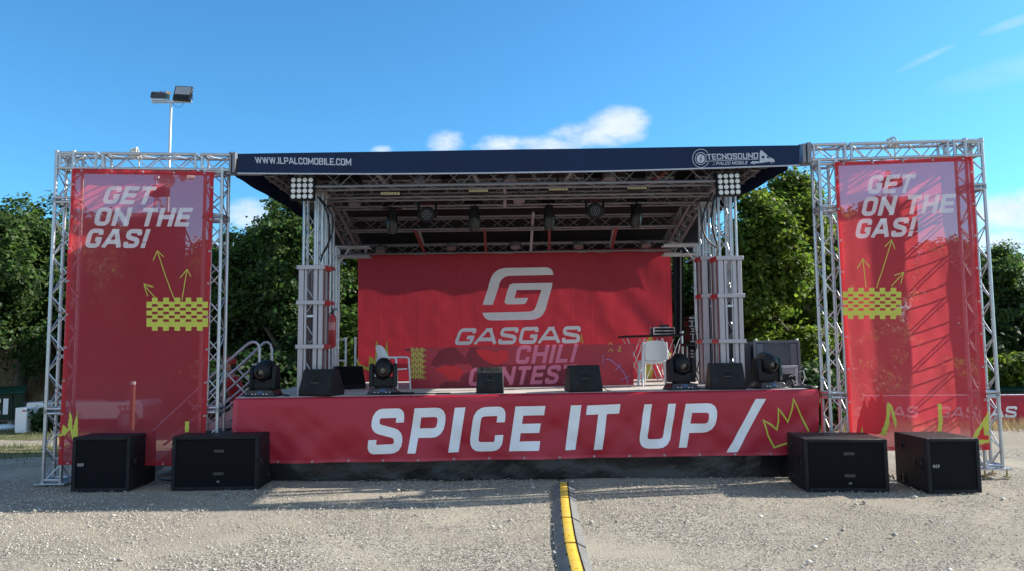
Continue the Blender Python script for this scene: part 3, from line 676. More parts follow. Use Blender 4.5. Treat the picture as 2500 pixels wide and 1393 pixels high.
# --- PA arrays hanging inside the towers
def pa_array(px, pytop, label, sgn, Y=9.95):
    top = at(px, pytop, Y); t = thing('line_array', label, 'loudspeaker array', top, 0, 'hanging loudspeaker arrays')
    fr = MB(); fr.box((0, 0, .03), (.62, .12, .05)); fr.box((-.27, 0.1, .02), (.05, .5, .06)); fr.box((.27, .1, .02), (.05, .5, .06)); part('flying_frame', fr, STEEL, t, local=True)
    p = Vector((0, 0, -.01)); ang = 0.
    for k in range(6):
        ang += (0, 2, 3, 5, 7, 9)[k]; a = R(ang); rot = Matrix.Rotation(a, 3, 'X'); dn = rot @ Vector((0, 0, -1)); hgt = .205
        mb = MB(); c = p + dn * hgt / 2 + rot @ Vector((0, .12, 0)); mb.box(c, (.64, .36, hgt - .008), 0, rot)
        o = part('speaker_box', mb, BLKB, t, local=True, bevel=.01)
        g = MB(); g.box(p + dn * hgt / 2 + rot @ Vector((0, -.066, 0)), (.60, .01, hgt - .03), 0, rot); go = part('grille', g, GRILL, o, local=True)
        p = p + dn * hgt
    ch = MB()
    z1 = 4.0 - top.z
    for s in (-.012, .012): ch.tube((s, .05, .05), (s, .05, z1 * .55), .008)
    part('hook_chain', ch, STEEL, t, local=True)
    # chain hoist above with its slack chain
    hz = top.z + z1 * .55; h = thing('chain_hoist', ('left' if px < 1200 else 'right') + ' red and black chain hoist above the loudspeaker array', 'chain hoist', (top.x, Y + .05, hz), 0, 'chain hoists'); mb = MB()
    mb.lathe((0, 0, .1), (0, 0, 1), [(-.1, .05), (-.09, .085), (.02, .09), (.05, .05), (.06, .02)], 14); mb.box((.1, 0, .07), (.14, .12, .12)); part('motor_body', mb, BLK, h, local=True, bevel=.01)
    c2 = MB(); c2.tube((0, 0, .14), (0, 0, max(.2, 4.02 - hz)), .012); c2.torus((0, 0, max(.2, 4.02 - hz)), (0, 1, 0), .03, .01); part('hook', c2, STEEL, h, local=True)
    c3 = MB()
    for s in (-.03, .03):
        P = [Vector((sgn * (.03 + .6 * u), .02 + s, -.02 - u * .66 - .16 * math.sin(u * math.pi))) for u in [i / 26 for i in range(27)]]
        for i in range(26):
            c3.beam(P[i], P[i + 1], .016 if i % 2 else .006, .006 if i % 2 else .016)
    part('slack_chain', c3, STEEL, h, local=True)
    c4 = MB(); x = sgn * .33
    c4.path([(x, .1, -.35), (x + sgn * .12, .12, -.62), (x + sgn * .08, .1, -.95), (x + sgn * .22, .1, -1.15), (x + sgn * .3, .1, -1.0), (x + sgn * .38, .12, -.7)], .01)
    part('cable', c4, BLK, h, local=True)
pa_array(374, 532, 'black curved loudspeaker array hanging behind the left banner', 1)
pa_array(2176, 492, 'black curved loudspeaker array hanging behind the right banner', -1)

# --- banners on the towers
def fold(ax, az, sc, seed, dz=0.):
    return lambda x, z: .9 * ax * noise.noise((x * sc, z * sc * .35, seed)) + az * math.sin(x * 7 + z * 1.3 + seed) * .3 + .010 * noise.noise((x * 3.3 + z * 1.1, z * 1.9, seed + 4)) + .006 * noise.noise((x * 7, z * 3, seed + 1))
cl = Cloth([(176, 412), (522, 420), (500, 1136), (142, 1133)], 9.45, fold(.02, .008, 1.2, 3.1))
def grommets(mb, c, n_h, n_v, mi=0):
    for i in range(n_h):
        for v in (.006, .994): p = c.P((i + .3) / (n_h - .4), v, .003); mb.torus(p, c.n, .011, .004, 10, 5, mi)
    for j in range(n_v):
        for u in (.012, .988): p = c.P(u, (j + .5) / n_v, .003); mb.torus(p, c.n, .011, .004, 10, 5, mi)
def hem(mb, c, t=.028):
    for (u0, u1, v0, v1) in ((0, 1, 0, t * c.w / c.h * 1.0), (0, 1, 1 - t * c.w / c.h, 1), (0, t, 0, 1), (1 - t, 1, 0, 1)):
        nu = max(1, int((u1 - u0) * 24)); nv = max(1, int((v1 - v0) * 40))
        V = [c.P(u0 + (u1 - u0) * i / nu, v0 + (v1 - v0) * j / nv, -.0035 if (v1 - v0) > .9 else -.006) for j in range(nv + 1) for i in range(nu + 1)]
        mb.add(V, [(j * (nu + 1) + i, (j + 1) * (nu + 1) + i, (j + 1) * (nu + 1) + i + 1, j * (nu + 1) + i + 1) for j in range(nv) for i in range(nu)], 0, True)
def cord_ties(c, n, name='cord'):
    mb = MB()
    for i in range(n):
        u = (i + .3) / (n - .4); p = c.P(u, .006); mb.path([p, p + Vector((.01, .02, .03)), p + Vector((-.008, .06, .05)), p + Vector((0, .09, .02))], .004, 5)
    return mb
def banner_left():
    t = thing('hanging_banner', 'translucent red banner on the left tower, chequer print at its right edge', 'banner', cl.c[3], 0, 'tall red tower banners')
    part('fabric', cl.mesh(60, 120), REDV, t); m = MB(); hem(m, cl); part('hem', m, REDV, t); m = MB(); grommets(m, cl, 5, 9); part('grommet_row', m, STEEL, t); part('cord_tie', cord_ties(cl, 5), BLK, t)
    m = MB(); text(m, cl, 'GET', [(264, 457), (384, 457), (366, 502), (249, 502)], a=.112, wid=1.15); part('slogan_lettering', m, WHTV, t)
    m = MB(); text(m, cl, 'ON THE', [(240, 510), (473, 511), (460, 558), (228, 556)], a=.112, wid=1.15); part('slogan_lettering', m, WHTV, t)
    m = MB(); text(m, cl, 'GAS!', [(219, 563), (368, 564), (353, 611), (206, 611)], a=.112, wid=1.15); part('slogan_lettering', m, WHTV, t)
    m = MB(); checker(m, cl, 358, 731, 508, 812, 11); part('chequer_print', m, YEL, t)
    m = MB()
    line(m, cl, [(427, 738), (405, 680), (384, 620)], 1.9); line(m, cl, [(373, 642), (384, 618), (400, 633)], 1.9)
    line(m, cl, [(386, 738), (352, 701)], 1.9); line(m, cl, [(361, 728), (351, 700), (375, 706)], 1.9)
    line(m, cl, [(444, 738), (457, 666)], 1.9); line(m, cl, [(440, 685), (457, 664), (467, 682)], 1.9)
    part('arrow_print', m, YEL, t)
    m = MB()
    m = MB(); fill(m, cl, rough([(142, 1061), (151, 1059), (155, 1038), (166, 1048), (171, 1006), (176, 1018), (178, 1050), (190, 1005), (191, 1060), (188, 1068), (179, 1080), (172, 1050), (160, 1064), (155, 1063), (148, 1066)], 1.2, 5), .004); part('flame_print', m, YEL, t)
    m = MB(); fill(m, cl, rough([(451, 1031), (462, 1030), (461, 1055), (452, 1056)], .8, 5), .004); part('flame_print', m, YEL, t)
    m = MB(); fill(m, cl, rough([(160, 1075), (162, 1072), (166, 1078), (160, 1081)], .5, 4), .004); part('small_mark', m, PINK, t)
banner_left()
cr = Cloth([(2037, 397), (2372, 383), (2417, 1097), (2077, 1100)], 9.45, fold(.03, .01, 1.1, 8.4))
def banner_right():
    t = thing('hanging_banner', 'translucent red banner on the right tower, chequer print at its left edge', 'banner', cr.c[3], 0, 'tall red tower banners')
    part('fabric', cr.mesh(60, 120), REDV, t); m = MB(); hem(m, cr); part('hem', m, REDV, t); m = MB(); grommets(m, cr, 5, 9); part('grommet_row', m, STEEL, t); part('cord_tie', cord_ties(cr, 5), BLK, t)
    m = MB(); text(m, cr, 'GET', [(2125, 429), (2237, 427), (2221, 474), (2117, 476)], a=.112, wid=1.15); part('slogan_lettering', m, WHTV, t)
    m = MB(); text(m, cr, 'ON THE', [(2113, 483), (2332, 477), (2324, 524), (2101, 532)], a=.112, wid=1.15); part('slogan_lettering', m, WHTV, t)
    m = MB(); text(m, cr, 'GAS!', [(2096, 539), (2239, 534), (2227, 582), (2086, 588)], a=.112, wid=1.15); part('slogan_lettering', m, WHTV, t)
    m = MB(); checker(m, cr, 2057, 707, 2201, 783, 11); part('chequer_print', m, YEL, t)
    m = MB()
    line(m, cr, [(2141, 708), (2160, 650), (2177, 595)], 1.9); line(m, cr, [(2161, 608), (2177, 591), (2186, 614)], 1.9)
    line(m, cr, [(2115, 706), (2107, 640)], 1.9); line(m, cr, [(2093, 662), (2107, 638), (2124, 658)], 1.9)
    line(m, cr, [(2177, 704), (2206, 673)], 1.9); line(m, cr, [(2184, 679), (2207, 671), (2199, 700)], 1.9)
    part('arrow_print', m, YEL, t)
    m = MB()
    m = MB(); fill(m, cr, rough([(2146, 1060), (2162, 1030), (2168, 983), (2178, 990), (2190, 1030), (2188, 1052), (2180, 1020), (2174, 1000), (2172, 1030), (2164, 1064)], 1.2, 6), .004); part('flame_print', m, YEL, t)
    m = MB(); fill(m, cr, rough([(2287, 987), (2297, 987), (2300, 1030), (2296, 1054), (2288, 1054), (2290, 1030)], .9, 5), .004); part('flame_print', m, YEL, t)
    m = MB(); fill(m, cr, rough([(2376, 1063), (2398, 1030), (2413, 1003), (2415, 1080), (2380, 1084)], 1.5, 6), .004); part('flame_print', m, YEL, t)
    m = MB(); fill(m, cr, rough([(2101, 1056), (2104, 1040), (2106, 1058)], .6, 6), .004); part('flame_print', m, YEL, t)
    m = MB(); fill(m, cr, rough([(2088, 1060), (2098, 1010), (2110, 975), (2116, 1000), (2126, 968), (2138, 985), (2150, 960), (2168, 1010), (2160, 1060)], 2, 8), .0035); part('red_brush_print', m, LRED, t); m = MB(); fill(m, cr, rough([(2384, 1072), (2400, 1040), (2402, 1062), (2414, 1064), (2412, 1073)], 1, 6), .007); part('red_brush_print', m, LRED, t)
banner_right()

# ============================================================ THE STAGE
XL, XR, YF, YB = -3.50, 3.93, 9.66, 14.0
stage = thing('mobile_stage', 'mobile stage with aluminium masts and a dark truss roof', 'stage', (0, YF, 0))
EX, EY, EZ = Vector((1, 0, 0)), Vector((0, 1, 0)), Vector((0, 0, 1))
mb = MB(); NB = 7
for i in range(NB):
    x0 = XL + (XR - XL) * i / NB; x1 = XL + (XR - XL) * (i + 1) / NB
    V = [(x0 + .004, YF, zd(x0)), (x1 - .004, YF, zd(x1)), (x1 - .004, YB, zd(x1)), (x0 + .004, YB, zd(x0))]
    for (ya, yb) in ((YF, 11.8), (11.81, YB)):
        W4 = [(x0 + .004, ya, zd(x0)), (x1 - .004, ya, zd(x1)), (x1 - .004, yb, zd(x1)), (x0 + .004, yb, zd(x0))]
        mb.add([Vector(p) - EZ * .05 for p in W4] + [Vector(p) for p in W4], [(3, 2, 1, 0), (4, 5, 6, 7), (0, 1, 5, 4), (1, 2, 6, 5), (2, 3, 7, 6), (3, 0, 4, 7)])
part('deck', mb, DECK, stage)
mb = MB()
mb.beam((XL, YF + .03, zd(XL) - .12), (XR, YF + .03, zd(XR) - .12), .05, .13); mb.beam((XL, YB - .03, zd(XL) - .12), (XR, YB - .03, zd(XR) - .12), .05, .13)
for x in (XL + .03, -1, 1.4, XR - .03): mb.beam((x, YF + .06, zd(x) - .12), (x, YB - .06, zd(x) - .12), .05, .12)
for x in (XL + .1, -1.6, .4, 2.2, XR - .1):
    for y in (YF + .2, YB - .2): mb.tube((x, y, 0), (x, y, zd(x) - .18), .035); mb.tube((x, y, 0), (x, y, .012), .08)
mb.box((0.2, 11.8, .62), (5.2, 2.2, .5))
part('chassis', mb, STEEL, stage)

# --- masts: aluminium sleeves with red inner faces, truss masts rising through them
def mast(px0, px1, Y, side, front=True):
    x0 = at(px0, 800, Y).x; x1 = at(px1, 800, Y).x; w = x1 - x0; dp = .34; zb = zd((x0 + x1) / 2)
    zs = [zb + .01, at(0, 850, Y).z, at(0, 742, Y).z, at(0, 658, Y).z] if side < 0 else [zb + .01, at(2500, 834 - 8, Y).z, at(2500, 723 - 8, Y).z, at(2500, 634 - 8, Y).z]
    if not front: zs = [zs[0]] + [z - .0 for z in zs[1:]]
    ztop = zs[-1]
    s = MB()
    for (px_, pw) in ((x0 + .035, .07), (x0 + .095, .03), (x1 - .10, .05), (x1 - .03, .055)):
        for yy in (Y + .02, Y + dp - .02): s.box((px_, yy, (zb + ztop) / 2), (pw, .04, ztop - zb - .004))
    for yy in (Y + .10, Y + dp - .12):
        for xx in (x0 + .012, x1 - .012): s.box((xx, yy, (zb + ztop) / 2), (.024, .05, ztop - zb - .01))
    s.box(((x0 + x1) / 2, Y + dp / 2, zb + .006), (w + .03, dp + .03, .012))
    part('mast_sleeve', s, ALUB, stage, bevel=.004)
    xin = x1 if side < 0 else x0
    for z in zs[1:]:
        c = MB(); rc = MB()
        c.box(((x0 + x1) / 2, Y - .008, z), (w + .05, .03, .055)); c.box(((x0 + x1) / 2, Y + dp + .008, z), (w + .05, .03, .055))
        c.box(((x0 - .012) if side < 0 else (x1 + .012), Y + dp / 2, z), (.024, dp - .016, .055))
        rc.box((xin + (.012 if side < 0 else -.012), Y + dp / 2, z), (.026, dp - .014, .062))
        part('collar', c, ALUB, stage, bevel=.004); part('red_collar_plate', rc, REDP, stage, bevel=.003)
    rp = MB()
    for yy in (Y + .05, Y + dp - .05): rp.box((xin + (.006 if side < 0 else -.006), yy, (zb + ztop) / 2), (.012, .012, ztop - zb - .02))
    part('red_edge_strip', rp, MAROON, stage)
    t = MB(); zt = 3.86 + .01 * ((x0 + x1) / 2)
    truss(t, (x0 + .045, Y + .06, zb + .02), (x0 + .045, Y + .06, zt), EX, EY, .155, .2, cr=.020, br=.007, seg=.24)
    for xx in (x1 - .04, x1 - .10): 
        for yy in (Y + .07, Y + .26): t.tube((xx, yy, zb + .02), (xx, yy, zt), .019)
    for q in range(13): t.tube((x1 - .10, Y + .07, zb + .1 + q * .21), (x1 - .10, Y + .26, zb + .2 + q * .21), .006, n=5)
    t.box(((x0 + x1) / 2, Y + .03, at(0, 775 if side < 0 else 757, Y).z), (w * .42, .03, .03))
    part('mast_truss', t, ALU, stage)
    ib = MB(); ib.box(((x0 + x1) / 2 + .01, Y + .2, (zb + zs[2]) / 2), (.09, .09, zs[2] - zb - .03))
    part('inner_post', ib, M('dark_grey_steel', (.08, .085, .10), .5, .4, .2), stage)
    hb = MB(); hb.box(((x0 + x1) / 2, Y + .17, zt - .04), (w, dp, .05)); part('head_plate', hb, ALUB, stage)
    return x0, x1
mast(727, 787, 9.92, -1); mast(769, 800, 11.15, -1, False)
mast(1758, 1816, 9.92, 1); mast(1718, 1748, 11.15, 1, False)
# thin rear posts with their bent top arms
for (pxs, Yp) in (((809, 819), 12.3), ((1707, 1716), 12.3)):
    m_ = MB()
    for px in pxs:
        p = at(px, 780, Yp); m_.tube((p.x, Yp, zd(p.x)), (p.x, Yp, 3.38), .026); m_.tube((p.x, Yp + .2, zd(p.x)), (p.x, Yp + .2, 3.38), .026)
    sx = 1 if pxs[0] < 1250 else -1; p = at(pxs[0] if sx > 0 else pxs[1], 780, Yp); q = at(pxs[1] if sx > 0 else pxs[0], 780, Yp)
    for k in range(8): m_.tube((p.x, Yp, 1.3 + k * .26), (q.x, Yp + .2, 1.43 + k * .26), .008, n=5)
    for dz in (0, -.16): m_.tube((p.x - sx * .05, Yp, 3.38 + dz), (p.x + sx * .62, Yp, 3.38 + dz), .026); m_.tube((p.x - sx * .05, Yp + .2, 3.38 + dz), (p.x + sx * .62, Yp + .2, 3.38 + dz), .02)
    m_.tube((p.x + sx * .12, Yp, 3.1), (p.x + sx * .3, Yp, 3.37), .012); m_.beam((p.x, Yp - .3, 3.2), (p.x, Yp + 1.0, 3.2), .03, .03)
    part('bent_post', m_, ALU, stage)

# --- roof trusses (each beam a part)
def zoff(x): return .0085 * x
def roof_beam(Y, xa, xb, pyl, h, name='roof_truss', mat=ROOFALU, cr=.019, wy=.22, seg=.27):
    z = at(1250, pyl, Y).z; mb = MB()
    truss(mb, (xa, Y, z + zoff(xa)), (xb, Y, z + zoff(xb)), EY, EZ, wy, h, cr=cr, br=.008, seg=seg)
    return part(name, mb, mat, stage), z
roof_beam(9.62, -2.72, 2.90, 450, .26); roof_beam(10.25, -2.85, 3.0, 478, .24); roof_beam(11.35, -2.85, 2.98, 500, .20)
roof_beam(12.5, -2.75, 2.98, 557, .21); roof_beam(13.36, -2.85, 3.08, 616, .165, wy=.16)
for sx, X in ((-1, -2.86), (1, 2.94)):
    m_ = MB(); zo = zoff(X)
    p0 = Vector((X, 9.95, 3.88 + zo)); p1 = Vector((X, 11.5, 3.92 + zo)); p2 = Vector((X, 13.5, 3.44 + zo))
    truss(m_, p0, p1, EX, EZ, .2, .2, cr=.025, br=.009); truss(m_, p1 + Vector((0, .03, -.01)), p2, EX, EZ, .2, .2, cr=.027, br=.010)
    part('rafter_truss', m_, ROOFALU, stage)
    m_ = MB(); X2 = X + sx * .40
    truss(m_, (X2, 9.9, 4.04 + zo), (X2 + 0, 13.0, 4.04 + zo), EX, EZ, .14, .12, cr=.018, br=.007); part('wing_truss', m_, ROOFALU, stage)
    for k in range(7): m_ = MB(); y = 10.0 + k * .48; m_.beam((X, y, 4.16 + zo), (sx * 3.5 + .12, y, 4.1 + zo), .03, .045); part('wing_rib', m_, ROOFALU, stage)
# dull red and grey struts
for (a, ya, b, yb, mt) in (((1012, 560), 12.5, (1036, 616), 13.3, MAROON), ((1183, 556), 12.5, (1186, 614), 13.3, MAROON), ((1341, 553), 12.5, (1341, 610), 13.3, MAROON), ((1506, 552), 12.5, (1494, 606), 13.3, MAROON),
        ((1022, 562), 12.6, (1034, 600), 13.35, LGREY), ((1499, 555), 12.6, (1490, 600), 13.35, LGREY), ((1158, 428), 9.85, (1172, 452), 10.2, LGREY), ((920, 425), 9.85, (946, 452), 10.2, LGREY),
        ((1395, 420), 9.85, (1375, 446), 10.2, LGREY), ((1628, 418), 9.85, (1596, 440), 10.2, MAROON), ((1232, 450), 10.3, (1233, 505), 11.4, LGREY), ((1302, 518), 12.4, (1296, 612), 13.3, LGREY), ((893, 598), 13.2, (893, 616), 13.3, LGREY)):
    m_ = MB(); m_.beam(at(*a, ya), at(*b, yb), .045, .035); part('strut', m_, mt, stage)
# roof sheet: three slopes, with side skirts and a rear flap
def zt(x, y):
    x0 = ((9.5, 4.17), (11.6, 4.36), (13.75, 3.86)); z = 0
    for (ya, za), (yb, zb) in zip(x0[:-1], x0[1:]):
        if ya <= y <= yb + 1e-6: z = za + (zb - za) * (y - ya) / (yb - ya)
    return z + zoff(x)
rs = MB(); nx, ny = 40, 24; xa, xb = -3.52, 3.72
V = []
for lay in (0, .02):
    for j in range(ny + 1):
        for i in range(nx + 1):
            x = xa + (xb - xa) * i / nx; y = 9.52 + (13.75 - 9.52) * j / ny
            V.append((x, y, zt(x, y) + lay - .035 * abs(math.sin(math.pi * (y - 9.5) / .86)) * (1 if lay == 0 else .6) + .01 * noise.noise((x * 2, y * 2, 0))))
n0 = (nx + 1) * (ny + 1)
rs.add(V, [(j * (nx + 1) + i, (j + 1) * (nx + 1) + i, (j + 1) * (nx + 1) + i + 1, j * (nx + 1) + i + 1) for j in range(ny) for i in range(nx)] + [(n0 + j * (nx + 1) + i, n0 + j * (nx + 1) + i + 1, n0 + (j + 1) * (nx + 1) + i + 1, n0 + (j + 1) * (nx + 1) + i) for j in range(ny) for i in range(nx)], 0, True)
part('roof_sheet', rs, CEIL, stage)
for X in (xa, xb):
    m_ = MB(); V = []; n = 30
    for i in range(n + 1):
        y = 9.53 + (13.75 - 9.53) * i / n; zz = zt(X, y)
        V += [(X, y, zz), (X + .01 * math.sin(y * 6), y, 3.93 + zoff(X) + .05 * min(1, (y - 9.5) / 1.2) - .012 * math.sin(y * 3.1))]
    m_.add(V, [(2 * i, 2 * i + 1, 2 * i + 3, 2 * i + 2) for i in range(n)], 0, True); part('roof_skirt', m_, NAVY, stage)
m_ = MB(); V = []; n = 40
for i in range(n + 1):
    x = xa + (xb - xa) * i / n; V += [(x, 13.75, 3.86 + zoff(x)), (x, 13.74 + .02 * math.sin(x * 5), 3.40 + zoff(x) + .01 * math.sin(x * 3))]
m_.add(V, [(2 * i, 2 * i + 1, 2 * i + 3, 2 * i + 2) for i in range(n)], 0, True); part('roof_flap', m_, CEIL, stage)
# fascia with its web address and logo
fa = Cloth([(580, 376), (1953, 355), (1951, 404), (580, 424)], 9.46, lambda x, z: .006 * noise.noise((x * 1.5, z * 2, 1)) + .004 * math.sin(x * 2.2), sag=.045)
fo = part('fascia', fa.mesh(120, 8), NAVY, stage)
m_ = MB()
for k in range(60):
    u0, u1 = k / 60, (k + 1) / 60; m_.tube(fa.P(u0, 1.0, .004), fa.P(u1, 1.0, .004), .010, n=6, caps=False)
part('fascia_piping', m_, NAVYW, fo)
m_ = MB(); text(m_, fa, 'WWW.ILPALCOMOBILE.COM', [(622, 384), (856, 386.5), (856, 402), (624, 399)], a=.085, off=.004, gap=.09, L=30, wid=1.05); part('web_address_lettering', m_, NAVYW, fo)
m_ = MB(); text(m_, fa, 'TECNOSOUND', [(1723, 375.5), (1850, 373), (1850, 386.5), (1726, 388.5)], a=.09, off=.004, gap=.13, L=30, wid=1.15, rad=.05)
text(m_, fa, 'PALCO MOBILE', [(1748.5, 393), (1824.5, 392), (1823, 399.5), (1746.5, 400)], a=.085, off=.004, gap=.12, L=30, wid=1.1)
line(m_, fa, [(1719, 392), (1760, 390), (1850, 388.3)], 1.2, .0045); line(m_, fa, [(1740, 395), (1745, 395)], .8, .0045); line(m_, fa, [(1738, 399.5), (1744, 399.5)], .8, .0045)
def arc(cx, cy_, r, a0, a1, n=24): return [(cx + r * math.cos(R(a0 + (a1 - a0) * i / n)), cy_ + r * math.sin(R(a0 + (a1 - a0) * i / n))) for i in range(n + 1)]
line(m_, fa, arc(1709.5, 385, 20.5, 25, 325), 1.3, .004); line(m_, fa, arc(1709, 385.5, 13.4, 0, 360), 1.4, .0045)
fill(m_, fa, arc(1709, 385.8, 9.8, 0, 345), .004, 0, 30)
fill(m_, fa, [(1853.5, 396.5), (1854, 372), (1856, 367), (1862, 370), (1870, 377), (1876, 383), (1888, 388), (1891, 393), (1889, 396), (1885, 395), (1882, 397), (1878, 394), (1853.5, 397.5)], .004, 0, 30)
fill(m_, fa, [(1831, 396), (1837, 392.5), (1853, 394), (1853, 397), (1840, 398), (1832, 398)], .0045, 0, 30); fill(m_, fa, arc(1840, 397.5, 2.6, 0, 340, 12), .005); fill(m_, fa, arc(1882.5, 395.5, 2.6, 0, 340, 12), .005)
part('logo_print', m_, NAVYW, fo)
m_ = MB(); fill(m_, fa, [(1859, 381), (1865, 380.5), (1865, 386), (1859, 386.5)], .007); fill(m_, fa, [(1871, 380), (1876, 384), (1879, 387), (1872, 386)], .007)
line(m_, fa, [(1710, 378), (1711.5, 381), (1706.5, 385.5), (1708, 390), (1711.5, 388), (1710, 385), (1708, 387)], 1.0, .007); fill(m_, fa, arc(1708.5, 393, 1, 0, 340, 8), .007); fill(m_, fa, arc(1840, 397.5, 1.4, 0, 340, 12), .0075); fill(m_, fa, arc(1882.5, 395.5, 1.4, 0, 340, 12), .0075)
part('logo_cutout', m_, NAVY, fo)
for SD in (0, 1):
    m_ = MB()
    for (px0, px1, py0, py1) in (((566, 571, 376, 426), (574, 580, 376, 426)), ((1953, 1960, 356, 402), (1964, 1974, 353, 402)))[SD]:
        a, b = at((px0 + px1) / 2, py0, 9.55), at((px0 + px1) / 2, py1, 9.55); m_.box((a + b) / 2, ((px1 - px0) / FPX * 9.5, .2, (a - b).length))
    for (a, b) in ((((566, 378), (582, 378)), ((566, 425), (640, 426))), (((1945, 404), (1976, 400)), ((1950, 357), (1976, 354))))[SD]: m_.tube(at(*a, 9.56), at(*b, 9.56), .022)
    part('end_bracket', m_, ROOFALU, stage)

# --- black skirt and front banner
sk = Cloth([(568, 1052), (2001, 1040), (1990, 1163), (590, 1170)], 9.68, lambda x, z: .02 * noise.noise((x * 1.6, z * 1.5, 2)) + .015 * noise.noise((x * 4, z * 5, 7)) + .05 * max(0, z - .45))
sko = part('stage_skirt', sk.mesh(220, 24), TARP, None, label='black tarpaulin skirt hanging below the long red front banner', cat='skirt')
fb = Cloth([(569, 976), (2001, 953), (1994, 1107), (569, 1132)], 9.55, lambda x, z: .055 * noise.noise((x * .9 + z * .9, z * .6, 4)) * min(1, z * 2.0) + .04 * noise.noise((x * 1.3 - z * 1.8, z * .9, 9)) * min(1, z * 2.0) + .036 * noise.noise((x * 2.6 + z * 2.8, z * 1.4, 2)) * min(1, z * 3) + .018 * noise.noise((x * 4.4 - z * 4, z * 2.2, 7)) * min(1, z * 3) + .003 * noise.noise((x * 9, z * 9, 1)) - .03 * max(0, 1 - z / .07) + .012 * max(0, z - .75))
t = thing('stage_banner', 'long red banner with big white slogan along the stage edge', 'banner', fb.c[3])
fm = fb.mesh(240, 30)
V = []; nx = 240      # fold over the deck edge
for j, (dy, dz) in enumerate(((0, 0), (.02, .016), (.06, .022), (.11, .021))):
    for i in range(nx + 1): p = fb.P(i / nx, 0); V.append((p.x, p.y + dy, p.z + dz + (.004 * noise.noise((p.x * 9, j, 0)) if j else 0)))
fm.add(V, [(j * (nx + 1) + i, j * (nx + 1) + i + 1, (j + 1) * (nx + 1) + i + 1, (j + 1) * (nx + 1) + i) for j in range(3) for i in range(nx)], 0, True)
V = [] 
for j in range(7):
    for i in range(5): p = fb.P(1, j / 6); V.append((p.x + .012 * math.sin(i * .8) + .004 * i, p.y + .16 * i, p.z))
fm.add(V, [(j * 5 + i, j * 5 + i + 1, (j + 1) * 5 + i + 1, (j + 1) * 5 + i) for j in range(6) for i in range(4)], 0, True)
part('fabric', fm, REDF, t)
m_ = MB()
for (v0, v1) in ((.955, 1.0),):
    V = [fb.P(i / 240, v, .004) for v in (v0, v1) for i in range(241)]; m_.add(V, [(i, 241 + i, 242 + i, i + 1) for i in range(240)], 0, True)
V = [fb.P(u, v / 12, .004) for u in (0, .008) for v in range(13)]; m_.add(V, [(i, i + 1, 14 + i, 13 + i) for i in range(12)], 0, True)
part('hem', m_, M('red_hem', (.55, .05, .08), .4, 0, .08, 3, trans=.2), t)
m_ = MB()
for i in range(17): p = fb.P((i + .25) / 16.6, .975, .006); m_.torus(p, fb.n, .012, .0045, 10, 5)
for j in range(2): p = fb.P(.004, .5 + j * .45, .006); m_.torus(p, fb.n, .012, .0045, 10, 5)
part('grommet_row', m_, STEEL, t)
m_ = MB()
def TX(s, q, **k): text(m_, fb, s, q, a=.105, off=.006, L=16, **k)
TX('S', [(911, 997), (986, 995), (978, 1105), (894, 1107)], wid=1.3); TX('P', [(1010, 995.5), (1089, 993), (1075, 1103), (993, 1105)], wid=1.3)
fill(m_, fb, [(1108, 994), (1134, 993), (1117, 1102), (1092, 1103)], .006, 0, 16); TX('C', [(1156, 993), (1234, 990.5), (1222, 1099), (1141, 1102)], wid=1.3)
TX('E', [(1256, 991), (1329, 989.5), (1313, 1098.5), (1240, 1100)], wid=1.15)
fill(m_, fb, [(1391, 988), (1417, 987.5), (1402, 1096.5), (1377, 1097.5)], .006, 0, 16); TX('T', [(1431, 988.5), (1512, 985), (1498, 1095), (1417, 1098)], wid=1.3)
TX('U', [(1571, 985.5), (1648, 984), (1634, 1093), (1555, 1095)], wid=1.3); TX('P', [(1672, 984.5), (1753, 982), (1737, 1091), (1656, 1092)], wid=1.3)
fill(m_, fb, [(1844, 972.5), (1869, 972), (1798, 1102), (1773, 1103)], .006, 0, 16)
part('slogan_lettering', m_, WHT, t)
m_ = MB()
line(m_, fb, [(1974, 1052), (1956, 1015), (1936, 973), (1932, 1000), (1923, 1029), (1910, 1010), (1898, 996), (1899, 1028), (1896, 1048), (1880, 1034), (1863, 1025), (1874, 1060), (1889, 1091), (1925, 1078), (1990, 1060)], 4.2, .006, 0, 8, .6)
part('crown_print', m_, YEL, t)

# --- backdrop
def bdd(x, z):
    d = .012 * noise.noise((x * 1.3, z * 1.1, 6)) + .05 * math.exp(-((x - 5.5) * .8) ** 2) * noise.noise(((x * 1.6 - z * .9) * 1.6, z * .5, 3)) + .006 * noise.noise((x * 5, z * 5, 4))
    q = (x + .12) % .352 - .176
    return d - .0012 * math.exp(-(q / .010) ** 2) + .0008 * math.exp(-((q - .025) / .014) ** 2)
bd = Cloth([(874, 622), (1637, 605), (1645, 924), (874, 929)], 13.5, bdd)
t = thing('stage_backdrop', 'big red backdrop with white G emblem at the back of the stage', 'backdrop', bd.c[3])
part('fabric', bd.mesh(560, 50), REDB, t)
Z = lambda P: [(980 + x / 3.6655, 600 + y / 3.6655) for x, y in P]
m_ = MB()
fill(m_, bd, Z([(725, 526), (800, 290), (815, 262), (838, 237), (868, 218), (900, 207), (940, 203), (1290, 198), (1318, 203), (1340, 218), (1352, 240), (1357, 266), (980, 274), (945, 277), (915, 289), (893, 310), (878, 335), (815, 527)]), .014)
fill(m_, bd, Z([(1351, 337), (1290, 560), (1275, 595), (1255, 623), (1228, 643), (1195, 656), (1160, 661), (800, 667), (770, 661), (745, 643), (730, 620), (722, 598), (1140, 588), (1165, 583), (1185, 570), (1200, 545), (1251, 392), (1029, 394), (1008, 465), (1130, 464), (1118, 500), (1105, 515), (1088, 521), (945, 523), (927, 515), (920, 498), (952, 378), (968, 354), (1000, 343)]), .014)
